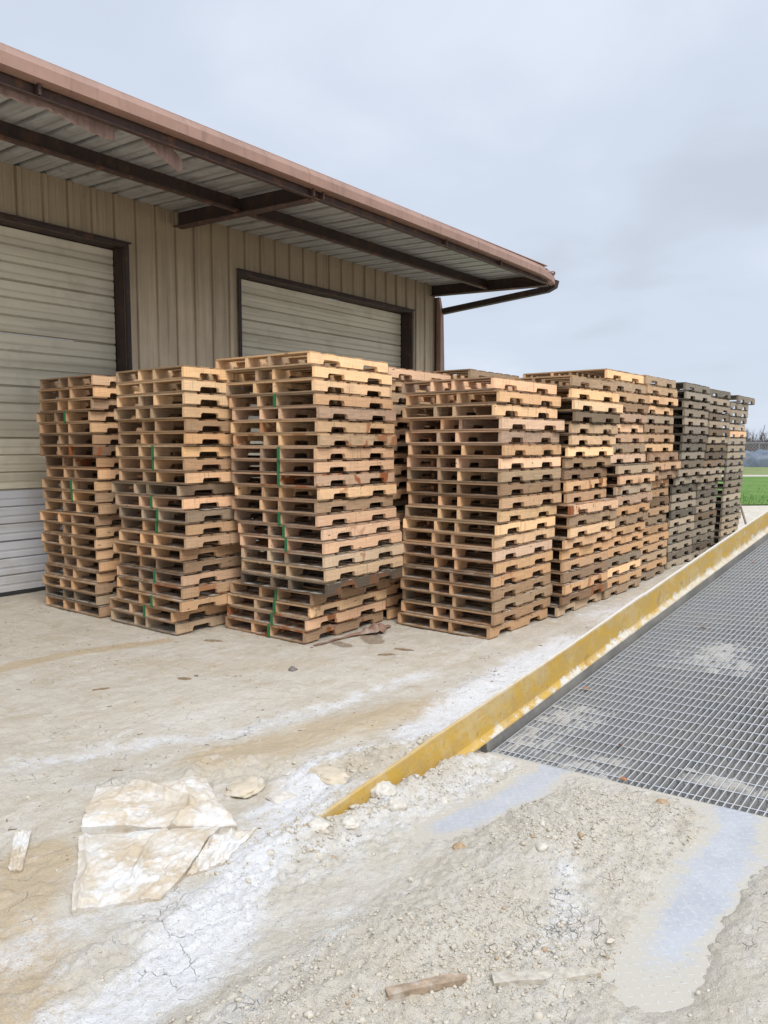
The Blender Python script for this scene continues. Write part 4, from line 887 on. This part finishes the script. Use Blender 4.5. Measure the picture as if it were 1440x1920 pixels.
sheet('sack_body',[(-2.585,1.435),(-2.40,1.70),(-2.66,2.205),(-3.11,1.76)],140,120,M_SACK,.026,3,so,sack,.007,[(.52,.28,.58,1.,.012,.02),(.55,.3,.61,1.,-.008,.014),(.75,.0,.95,.7,.012,.012),(.08,.0,.06,1.,.010,.02),(.3,.4,.5,.75,.008,.03),(.62,.2,.8,.5,-.01,.02)])
sheet('sack_fold',[(-3.16,1.79),(-2.60,2.235),(-3.13,2.50),(-3.43,2.06)],140,100,M_SACK,.040,12,so,sack,.008,[(.95,.15,.35,.98,.030,.05),(.9,.12,.45,.62,-.016,.016),(.0,.12,.3,.2,.012,.02),(.62,.0,.8,.5,.014,.02)])
sheet('sack_tatter',[(-2.47,1.86),(-2.40,2.0),(-2.52,2.30),(-2.63,2.12)],60,60,M_SACK,.020,21,so,sack,.012,[(.3,0,.5,1,.014,.03)])
o_=(-3.2,1.55,0.); st_=sheet('torn_strip',[(-3.085,1.435),(-3.035,1.475),(-3.335,1.675),(-3.395,1.62)],24,60,M_SACK,.013,33,o_,None,.004)
st_.location=o_; tag(st_,'narrow whitish strip of torn sacking half buried beside the flattened sack','torn strip')

def board(name,path,w,h,mat,seed,taper=.6):
    """splintered length of timber along a path of (x,y,dz) points lying on the ground"""
    rr=random.Random(seed); rings=[]
    o=Vector((path[0][0],path[0][1],0)); n=len(path)
    dense=[]
    for (a,b) in zip(path[:-1],path[1:]):
        for k in range(6): dense.append([a[i]+(b[i]-a[i])*k/6 for i in range(3)])
    dense.append(list(path[-1])); n=len(dense)
    for i,(x,y,dz) in enumerate(dense):
        a=Vector(dense[max(i-1,0)]); b=Vector(dense[min(i+1,n-1)]); t=(b-a); t.z=0; t.normalize(); sd=Vector((-t.y,t.x,0))
        f=1-taper*max(0,(i/(n-1)-.75)/.25)
        ww=w*f*(1+rr.uniform(-.03,.03)); hh=h*(.4+.6*f)*(1+rr.uniform(-.04,.04)); zl0=gh(*path[0][:2]); zl1=gh(*path[-1][:2]); z=zl0+(zl1-zl0)*i/(n-1)+dz
        p=Vector((x,y,z))-o
        rings.append([tuple(p+sd*u*ww+Vector((0,0,v*hh+rr.uniform(-.002,.002)))) for u,v in ((-.5,-.6),(.5,-.6),(.5,.5),(.1,.56),(-.5,.45))])
    m=MB(); m.sweep(rings,.5); b=m.build(name,mat); b.location=o; return b
M_BRBOARD=mat_plain('brown_timber',(.33,.245,.17),.9,0,.35,40,(.50,.455,.385),.8,14,.8); M_PALEBOARD=mat_plain('pale_timber',(.47,.43,.36),.92,0,.3,40,(.40,.33,.25),.7,16,.9)
tag(board('broken_board',[(-1.315,1.70,.010),(-1.23,1.825,.012),(-1.16,1.92,.008)],.032,.020,M_BRBOARD,3,.35),'brown splintered end of a broken board poking from the grit','broken board')
tag(board('broken_board',[(-1.11,1.965,.006),(-.985,2.08,.009),(-.86,2.195,.010)],.045,.018,M_PALEBOARD,5,.6),'pale dusty length of broken board sunk in grit below the tread plate','broken board')
M_STICK=mat_plain('dry_stick',(.26,.19,.12),.9,0,.3,30)
for (x,y,a,L_,w,lb) in [(-5.35,4.39,.5,.17,.035,'dark split wood offcut on the ground before the two middle stacks'),(-3.87,5.0,.85,.15,.014,'thin dark splinter lying in front of the corner stack'),
    (-3.84,5.21,.25,.18,.022,'light wood splinter lying nearer the corner stack base'),(-4.63,3.52,.6,.10,.016,'small dark twig lying alone in the middle of the yard'),
    (-4.9,3.0,.9,.12,.008,'very thin straw-like twig on the pale dirt'),(-2.62,4.9,1.3,.09,.01,'short twig beside the white powder along the kerb')]:
    c,s=math.cos(a),math.sin(a)
    tag(board('wood_splinter',[(x-c*L_/2,y-s*L_/2,.004),(x+.01,y,.008),(x+c*L_/2,y+s*L_/2,.003)],w,.012,M_STICK,int(x*-100),.9),lb,'splinter','wood splinters on the yard')
def clod(name,x,y,r,mat,lb,cat,seed,sq=.75,zo=.05):
    v,f=ico(4 if r>.04 else 3); rr=np.random.default_rng(seed)
    d=np.ones(len(v))
    for k,(amp,fr_) in enumerate(((.16,2.),(.12,4),(.08,8),(.05,15))):
        for q in range(3): d+=amp*.6*np.sin(v@rr.normal(0,fr_*.6,3)+rr.uniform(0,6))
    vv=v*d[:,None]*r*np.array([rr.uniform(.85,1.3),rr.uniform(.85,1.2),sq])
    o=raw_mesh(name,vv,f,mat,None,True); o.location=(x,y,gh(x,y)+r*zo); return tag(o,lb,cat)
clod('dirt_clod',-2.235,2.86,.055,M_CLOD,'biggest white clod of caked powder leaning on the yellow kerb','clod',1)
clod('dirt_clod',-2.12,2.80,.05,M_CLOD,'smooth white clod just inside the yellow kerb end','clod',2)
clod('dirt_clod',-2.275,2.43,.05,M_CLOD,'grey lump half covering the tip of the yellow kerb','clod',31,.6,-.01)
clod('dirt_clod',-2.19,2.56,.042,M_CLOD,'crumbly lump against the inner face near the kerb tip','clod',32,.6,-.01)
clod('dirt_clod',-1.99,3.02,.026,M_CLOD,'small pale clod between kerb and bare tread plate','clod',3)
clod('dirt_clod',-1.32,2.72,.020,M_CLOD,'round pale clod in the middle of the gravelly hump','clod',4)
clod('dirt_clod',-1.42,2.93,.015,M_CLOD,'pale pebble-like clod higher on the gravelly hump','clod',5)
M_BRCLOD=mat_plain('brown_clod',(.40,.28,.17),.95,0,.35,30,(.25,.15,.08),.5,12,.9)
clod('dirt_clod',-1.09,3.46,.028,M_BRCLOD,'rusty brown crumbly clod just below the grating','clod',6,.6)
clod('dirt_clod',-1.66,2.64,.022,M_BRCLOD,'brownish clod at the edge of the left wheel track','clod',7,.7)
M_CLOD2=mat_plain('tan_clay',(.52,.45,.34),.95,0,.2,20,(.64,.60,.53),.6,7,.9)
M_STONE=mat_plain('grey_stone',(.17,.155,.14),.9,0,.3,30)
clod('stone',-4.17,4.19,.032,M_STONE,'dark grey stone alone on the dirt before the tall stack','stone',8,.7)
clod('stone',-4.52,4.78,.013,M_STONE,'tiny dark stone by the front corner of the tall stack','stone',9,.7)
clod('stone',-4.62,3.62,.016,M_STONE,'small brownish stone out in the middle of the yard','stone',10,.6)
clod('clay_chunk',-2.70,2.62,.075,M_CLOD,'flat curled slab of dried clay above the powder streak','clay chunk',21,.28,-.03)
clod('clay_chunk',-2.92,2.58,.10,M_CLOD2,'tan cracked clay slab just past the sack','clay chunk',22,.25,-.06)
clod('clay_chunk',-2.62,2.90,.085,M_CLOD2,'lumpy clay slab between the powder streak and the kerb','clay chunk',23,.4,-.08)
clod('clay_chunk',-2.86,2.86,.06,M_CLOD,'small pale clay slab farthest from the sack','clay chunk',24,.3,-.02)
# dead leaves on the grating
M_LEAF=mat_plain('dead_leaf',(.36,.16,.07),.8,0,.35,40)
for (l,s,a,lb) in [(.10,.95,.4,'orange dead leaf on grating close beside the yellow kerb'),(.36,2.25,1.2,'dead leaf on dusty grating under the worn paint'),(.62,.36,2.1,'reddish leaf caught between the lower grating bars'),
                   (.80,.02,.2,'curled leaf at the lower edge of the grating'),(.16,4.05,.9,'brown leaf farthest up the grating'),(1.55,1.5,1.7,'dark leaf on the bluish middle of grating')]:
    m=MB(); k=7; top=[];bot=[]
    for i in range(k+1):
        t=i/k; w=.013*math.sin(math.pi*(t**.8))*(1+.25*math.sin(9*t)); zc=.012*math.sin(3*t+a)
        top.append((t*.045-.022,w,zc+.006)); bot.append((t*.045-.022,-w,zc+.004)); 
    vs=top+bot+[((p[0]),0,p[2]-.004) for p in top]; n=k+1
    fs=[(i,i+1,2*n+i+1,2*n+i) for i in range(k)]+[(2*n+i,2*n+i+1,n+i+1,n+i) for i in range(k)]
    m.add(vs,fs,.5); o=m.build('dead_leaf',M_LEAF); o.matrix_world=RAMP@Matrix.Translation((l,s,.003))@Matrix.Rotation(a,4,'Z')
    sm=o.modifiers.new('t','SOLIDIFY'); sm.thickness=.0012
    tag(o,lb,'leaf','dead leaves on the ramp')
# dust and dirt packed between the bars near the foot of the grating
def dirt_on_grate(name,l0,l1,s0,s1,seed,lb,amp=.010,thr=.05):
    nx,ny=int((l1-l0)/.009),int((s1-s0)/.009)
    L_,S_=np.meshgrid(np.linspace(l0,l1,nx),np.linspace(s0,s1,ny))
    ed=np.minimum(np.minimum(L_-l0,l1-L_)/(l1-l0),np.minimum(S_-s0,s1-S_)/(s1-s0))*2
    n=1.1*fbm(L_*5,S_*5,seed,4)+.9*fbm(L_*22,S_*22,seed+2,3)
    z=-.016+.026*(np.minimum(ed*1.3,.6)-.42+n*1.1); z=np.clip(z,-.032,-.003)+.004*fbm(L_*70,S_*70,seed+4,2)
    V=np.stack([L_.ravel(),S_.ravel(),z.ravel()],1)
    V=np.array([list(RAMP@Vector(p)) for p in V]); F_=None
    o=grid_mesh(name,V,nx,ny,M_CAKE); tag(o,lb,'caked dirt',kind='stuff'); return o
M_CAKE=mat_plain('caked_dust',(.34,.32,.285),.95,0,.3,40,(.43,.41,.36),.6,9,.9)
dirt_on_grate('caked_dirt',.0,.40,.0,.75,5,'pale dust caked between the grating bars beside the kerb foot')
dirt_on_grate('caked_dirt',.35,.75,-.01,.26,9,'dirt clogging the lowest grating cells')
dirt_on_grate('caked_dirt',.3,.95,1.5,2.05,15,'patch of spilled dust in the middle of the grating')
dirt_on_grate('caked_dirt',1.0,1.6,.17,.29,25,'strip of dirt across the lower right grating cells')
# crumpled brown sheeting squeezed out from under the tall stack
ro=(-4.5,5.35,0.)
uu,vv=np.meshgrid(np.linspace(0,1,70),np.linspace(0,1,22))
yy=4.82+uu*.98
bul=np.exp(-((uu-.74)/.13)**2)
xx=-4.545+.05*uu+vv*(.03+.12*bul+.03*sst(.3,.7,uu))+.018*bul*np.sin(uu*95)*vv
zz=.006+.004*np.sin(uu*30)+bul*(.075*np.sin(np.pi*np.clip(vv*.9,0,1))*(.65+.35*np.sin(uu*70+vv*3)))+.012*sst(.2,.6,uu)*np.sin(vv*np.pi)
V=np.stack([xx.ravel()-ro[0],yy.ravel()-ro[1],zz.ravel()+.004],1)
rag=grid_mesh('crumpled_sheeting',V,70,22,mat_plain('brown_sheeting',(.26,.15,.105),.6,0,.3,14,(.36,.31,.26),.7,9,.4)); rag.location=ro
s_m=rag.modifiers.new('t','SOLIDIFY'); s_m.thickness=.003
tag(rag,'crumpled brown sheeting squeezed out from under the tall front stack','sheeting')
# prop leaning on the last stack
PLK_A=Vector((-3.2,14.74,0)); PLK_B=Vector((-3.49,14.50,1.08))
m=MB(); a=PLK_A; b=PLK_B; d_=(b-a).normalized(); s1_=d_.cross(Vector((0,0,1))).normalized(); u1_=s1_.cross(d_)
m.sweep([[tuple(p-a+s1_*.018*i+u1_*.012*j) for i,j in ((-1,-1),(1,-1),(1,1),(-1,1))] for p in (a,a+d_*.7,b)],.5)
o=m.build('leaning_plank',M_OLDWOOD); o.location=a; tag(o,'thin grey plank propped against the end of the last stack','plank')

# ------------------------------------------------------------------ far side of the yard
YAW=R(37.94); FW=Vector((-math.sin(YAW),math.cos(YAW),0)); RT=Vector((math.cos(YAW),math.sin(YAW),0))
def fr_pt(d,l,z=0): return FW*d+RT*l+Vector((0,0,z))
def far_sheet(name,d0,d1,l0,l1,z,mat,kind,seed=1,rag=.25):
    n=120; ls=np.linspace(l0,l1,n); V=[]
    for row,dd in enumerate(np.linspace(d0,d1,8)):
        for l in ls:
            e=rag*float(fbm(np.array([l*.5]),np.array([seed*3.1+row]),seed,3)[0]) if row in(0,7) else 0
            p=fr_pt(dd+e,l,z); V.append(tuple(p))
    o=grid_mesh(name,np.array(V),n,8,mat); tag(o,kind=kind); return o
far_sheet('grass',22.4,41.8,-60,90,.03,M_GRASS,'structure',3,.5)
far_sheet('path',41.9,44.2,-60,90,.035,mat_plain('gravel_track',(.46,.43,.36),.95,0,.12,3),'structure',5,.2)
far_sheet('grass_verge',44.3,75,-70,110,.03,mat_plain('dry_grass',(.19,.22,.075),.95,0,.35,.7,(.10,.16,.04),.7,.4),'structure',7,.3)
# blades along the near edge of the field
nb=14000; dd=22.2+RNG.exponential(3.2,nb); ll=RNG.uniform(-12,45,nb); hh=RNG.uniform(.04,.11,nb)
px=FW.x*dd+RT.x*ll; py=FW.y*dd+RT.y*ll; an=RNG.uniform(0,6.28,nb); w=.012
V=np.stack([np.stack([px-w*np.cos(an),py-w*np.sin(an),np.full(nb,.02)],1),np.stack([px+w*np.cos(an),py+w*np.sin(an),np.full(nb,.02)],1),np.stack([px+.03*np.sin(an),py+.03*np.cos(an),.02+hh],1)],1).reshape(-1,3)
tag(raw_mesh('grass_blades',V,np.arange(nb*3).reshape(-1,3),M_GRASS),'short green grass blades along the edge of the field','grass',kind='stuff')
# low heap under a grey-blue tarpaulin
n,k=90,14; LL=np.linspace(24,58,n); V=[]
for i,l in enumerate(LL):
    e=min(1,min(i,n-1-i)/5.)**.5
    for j in range(k):
        t=math.pi*j/(k-1); r=1+.06*math.sin(l*2.1)+.05*math.sin(l*5.3+t*3)+.04*math.sin(l*11+t*5)
        p=fr_pt(61.5-1.5*math.cos(t)*e*r,l,max(.0,(1.28*math.sin(t)**.55 if 0<t<math.pi else 0)*e*r)+(-.05 if j in(0,k-1) else .02)); V.append(tuple(p))
tp=grid_mesh('tarp_heap',np.array(V),k,n,mat_plain('blue_grey_tarp',(.095,.12,.16),.5,0,.35,1.2,(.20,.225,.26),.6,.8,.4)); tag(tp,'long low heap under grey-blue tarpaulin beyond the grass','covered heap')
# chain-link fence behind it
fe=empty('chain_fence',fr_pt(66,40)); tag(fe,'grey chain-link fence in front of the bare trees','fence')
M_FEN=mat_plain('fence_steel',(.30,.31,.33),.6,.2)
fo=Vector(fe.location)
for i in range(14):
    l=20+i*3.; m=MB(); p=fr_pt(66,l)-fo; m.box((p.x-.04,p.y-.04,-.1),(p.x+.04,p.y+.04,1.95),.5); m.build('post',M_FEN,fe)
m=MB()
def bar(a,b,w):
    a=a-fo; b=b-fo; t=(b-a).normalized(); s=t.orthogonal().normalized(); u=t.cross(s)
    m.sweep([[tuple(p+s*w*i+u*w*j) for i,j in ((-1,-1),(1,-1),(1,1),(-1,1))] for p in (a,b)],.5)
for z in (.1,1.9): bar(fr_pt(66,20,z),fr_pt(66,59,z),.025)
m.build('rail',M_FEN,fe)
m=MB()
for i in range(260):
    l=20+i*.15; bar(fr_pt(66.03,l,.1),fr_pt(66.03,l+1.8 if i%2 else l-1.8,1.9),.006)
m.build('wire_mesh',M_FEN,fe)
# bare winter wood, reads as one grey mass
rw=random.Random(8); Vt=[];Ft=[]
def twig(a,b,w0,w1):
    t=(b-a); s=t.orthogonal().normalized(); u=t.normalized().cross(s); i0=len(Vt)
    for p,w in ((a,w0),(b,w1)):
        for q in range(3):
            an=q*2.094; Vt.append(tuple(p+s*w*math.cos(an)+u*w*math.sin(an)))
    for q in range(3): Ft.append((i0+q,i0+(q+1)%3,i0+3+(q+1)%3,i0+3+q))
def grow(p,d,L,w,lev):
    b=p+d*L; twig(p,b,w,w*.65)
    if lev==0: return
    for k in range(3 if lev>1 else 4):
        dd=(d+Vector((rw.uniform(-.7,.7),rw.uniform(-.7,.7),rw.uniform(-.1,.5)))).normalized()
        grow(p+d*L*rw.uniform(.35,1.),dd,L*rw.uniform(.5,.75),w*.6,lev-1)
for i in range(700):
    l=rw.uniform(0,95); d=rw.uniform(118,150); p=fr_pt(d,l,-.2); hh_=rw.uniform(2.4,3.6)*(1+.25*math.sin(l*.35))
    grow(p,Vector((rw.uniform(-.1,.1),rw.uniform(-.1,.1),1)).normalized(),hh_*.62,.09,3)
wd=raw_mesh('bare_wood',np.array(Vt),np.array(Ft),mat_plain('winter_twigs',(.15,.135,.125),.95,0,.2,.4)); tag(wd,'far-off wood of bare grey winter trees beyond the fence','wood',kind='stuff')
# scrub filling the foot of the wood
nb=60000; dd=RNG.uniform(112,150,nb); ll=RNG.uniform(-5,98,nb); hh=RNG.uniform(.8,3.4,nb)*(.8+.3*np.sin(ll*.4)); px=FW.x*dd+RT.x*ll; py=FW.y*dd+RT.y*ll; an=RNG.uniform(0,6.28,nb); w=.05
lean=RNG.normal(0,.35,(nb,2))
V=np.stack([np.stack([px-w*np.cos(an),py-w*np.sin(an),np.full(nb,-.1)],1),np.stack([px+w*np.cos(an),py+w*np.sin(an),np.full(nb,-.1)],1),np.stack([px+lean[:,0],py+lean[:,1],hh],1)],1).reshape(-1,3)
tag(raw_mesh('scrub',V,np.arange(nb*3).reshape(-1,3),mat_plain('grey_scrub',(.155,.14,.13),.95,0,.25,.3)),'grey leafless scrub at the foot of the far wood','scrub',kind='stuff')

# ------------------------------------------------------------------ sky, sun, camera
w=bpy.data.worlds.new('World'); scene.world=w; w.use_nodes=True; t=w.node_tree; t.nodes.clear()
N_=t.nodes.new; L=t.links.new
out=N_('ShaderNodeOutputWorld'); bg=N_('ShaderNodeBackground'); L(bg.outputs[0],out.inputs[0])
SUN_EL,SUN_AZ=R(50),R(118)     # azimuth clockwise from +Y
sky=N_('ShaderNodeTexSky'); sky.sky_type='NISHITA'; sky.sun_disc=False; sky.sun_elevation=SUN_EL; sky.sun_rotation=SUN_AZ
STR=.1; bg.inputs['Strength'].default_value=STR
tc=N_('ShaderNodeTexCoord'); sp=N_('ShaderNodeSeparateXYZ'); L(tc.outputs['Generated'],sp.inputs[0])
def M_(op,a,b=0.,clamp=False):
    k=N_('ShaderNodeMath'); k.operation=op; k.use_clamp=clamp
    for i,v in ((0,a),(1,b)):
        if isinstance(v,bpy.types.NodeSocket): L(v,k.inputs[i])
        else: k.inputs[i].default_value=v
    return k.outputs[0]
def noi(v,sc,det=5,ro=.55,di=0):
    k=N_('ShaderNodeTexNoise'); L(v,k.inputs[0]); k.inputs['Scale'].default_value=sc; k.inputs['Detail'].default_value=det; k.inputs['Roughness'].default_value=ro; k.inputs['Distortion'].default_value=di; return k.outputs[0]
def mr(f,a,b,lo=0,hi=1):
    k=N_('ShaderNodeMapRange'); L(f,k.inputs[0]); k.inputs[1].default_value=a; k.inputs[2].default_value=b; k.inputs[3].default_value=lo; k.inputs[4].default_value=hi; k.interpolation_type='SMOOTHSTEP'; return k.outputs[0]
def mx(f,a,b):
    k=N_('ShaderNodeMix'); k.data_type='RGBA'
    for i,v in ((0,f),(6,a),(7,b)):
        if isinstance(v,bpy.types.NodeSocket): L(v,k.inputs[i])
        elif i==0: k.inputs[0].default_value=v
        else: k.inputs[i].default_value=(*v,1)
    return k.outputs[2]
den=M_('ADD',M_('MAXIMUM',sp.outputs[2],0.0),.22)
cb=N_('ShaderNodeCombineXYZ'); L(M_('DIVIDE',sp.outputs[0],den),cb.inputs[0]); L(M_('DIVIDE',sp.outputs[1],den),cb.inputs[1]); cb.inputs[2].default_value=SKY_SEED if 'SKY_SEED' in globals() else 2.4
c1=noi(cb.outputs[0],.85,3,.5,.4); c2=noi(cb.outputs[0],2.3,5,.55,.3)
cl=M_('ADD',M_('MULTIPLY',c1,.75),M_('MULTIPLY',c2,.25))
A=1/STR
dark=tuple(k*A for k in (0.435,0.487,0.573)); midc=tuple(k*A for k in (0.501,0.568,0.683)); lite=tuple(k*A for k in (0.606,0.664,0.769))
cc=mx(mr(cl,.36,.50),dark,midc); cc=mx(mr(cl,.50,.64),cc,lite)
hz=mr(sp.outputs[2],.0,.22,1,0); cc=mx(M_('MULTIPLY',hz,.6),cc,tuple(k*A for k in (0.487,0.559,0.673)))
cc=mx(.06,cc,sky.outputs[0]); cc=mx(.12,cc,tuple(k*A for k in (.70,.70,.70)))
zb=mr(sp.outputs[2],.50,.95,1.0,2.0)       # an overcast sky is brightest overhead
vm=N_('ShaderNodeVectorMath'); vm.operation='SCALE'; L(cc,vm.inputs[0]); L(zb,vm.inputs['Scale']); cc=vm.outputs[0]
L(cc,bg.inputs[0])
sd=bpy.data.lights.new('sun','SUN'); sd.energy=2.0; sd.angle=R(28); sd.color=(1,.955,.89)
so_=bpy.data.objects.new('sun',sd); col.objects.link(so_)
dirv=Vector((math.sin(SUN_AZ)*math.cos(SUN_EL),math.cos(SUN_AZ)*math.cos(SUN_EL),math.sin(SUN_EL)))
so_.rotation_euler=dirv.to_track_quat('Z','Y').to_euler(); so_.location=dirv*30
cd=bpy.data.cameras.new('camera'); cam=bpy.data.objects.new('camera',cd); col.objects.link(cam)
cam.location=(0,0,H_CAM); cam.rotation_euler=(R(90-4.977),R(0.0),YAW)
cd.sensor_fit='AUTO'; cd.sensor_width=36; cd.lens=36*1445/1920; cd.clip_start=.05; cd.clip_end=3000
scene.camera=cam
vs_=scene.view_settings; vs_.view_transform='Standard'; vs_.look='None'; vs_.exposure=.36; vs_.gamma=1; vs_.use_curve_mapping=False
scene.render.resolution_x=768; scene.render.resolution_y=1024
scene.cycles.max_bounces=8; scene.cycles.diffuse_bounces=5; scene.cycles.use_denoising=True
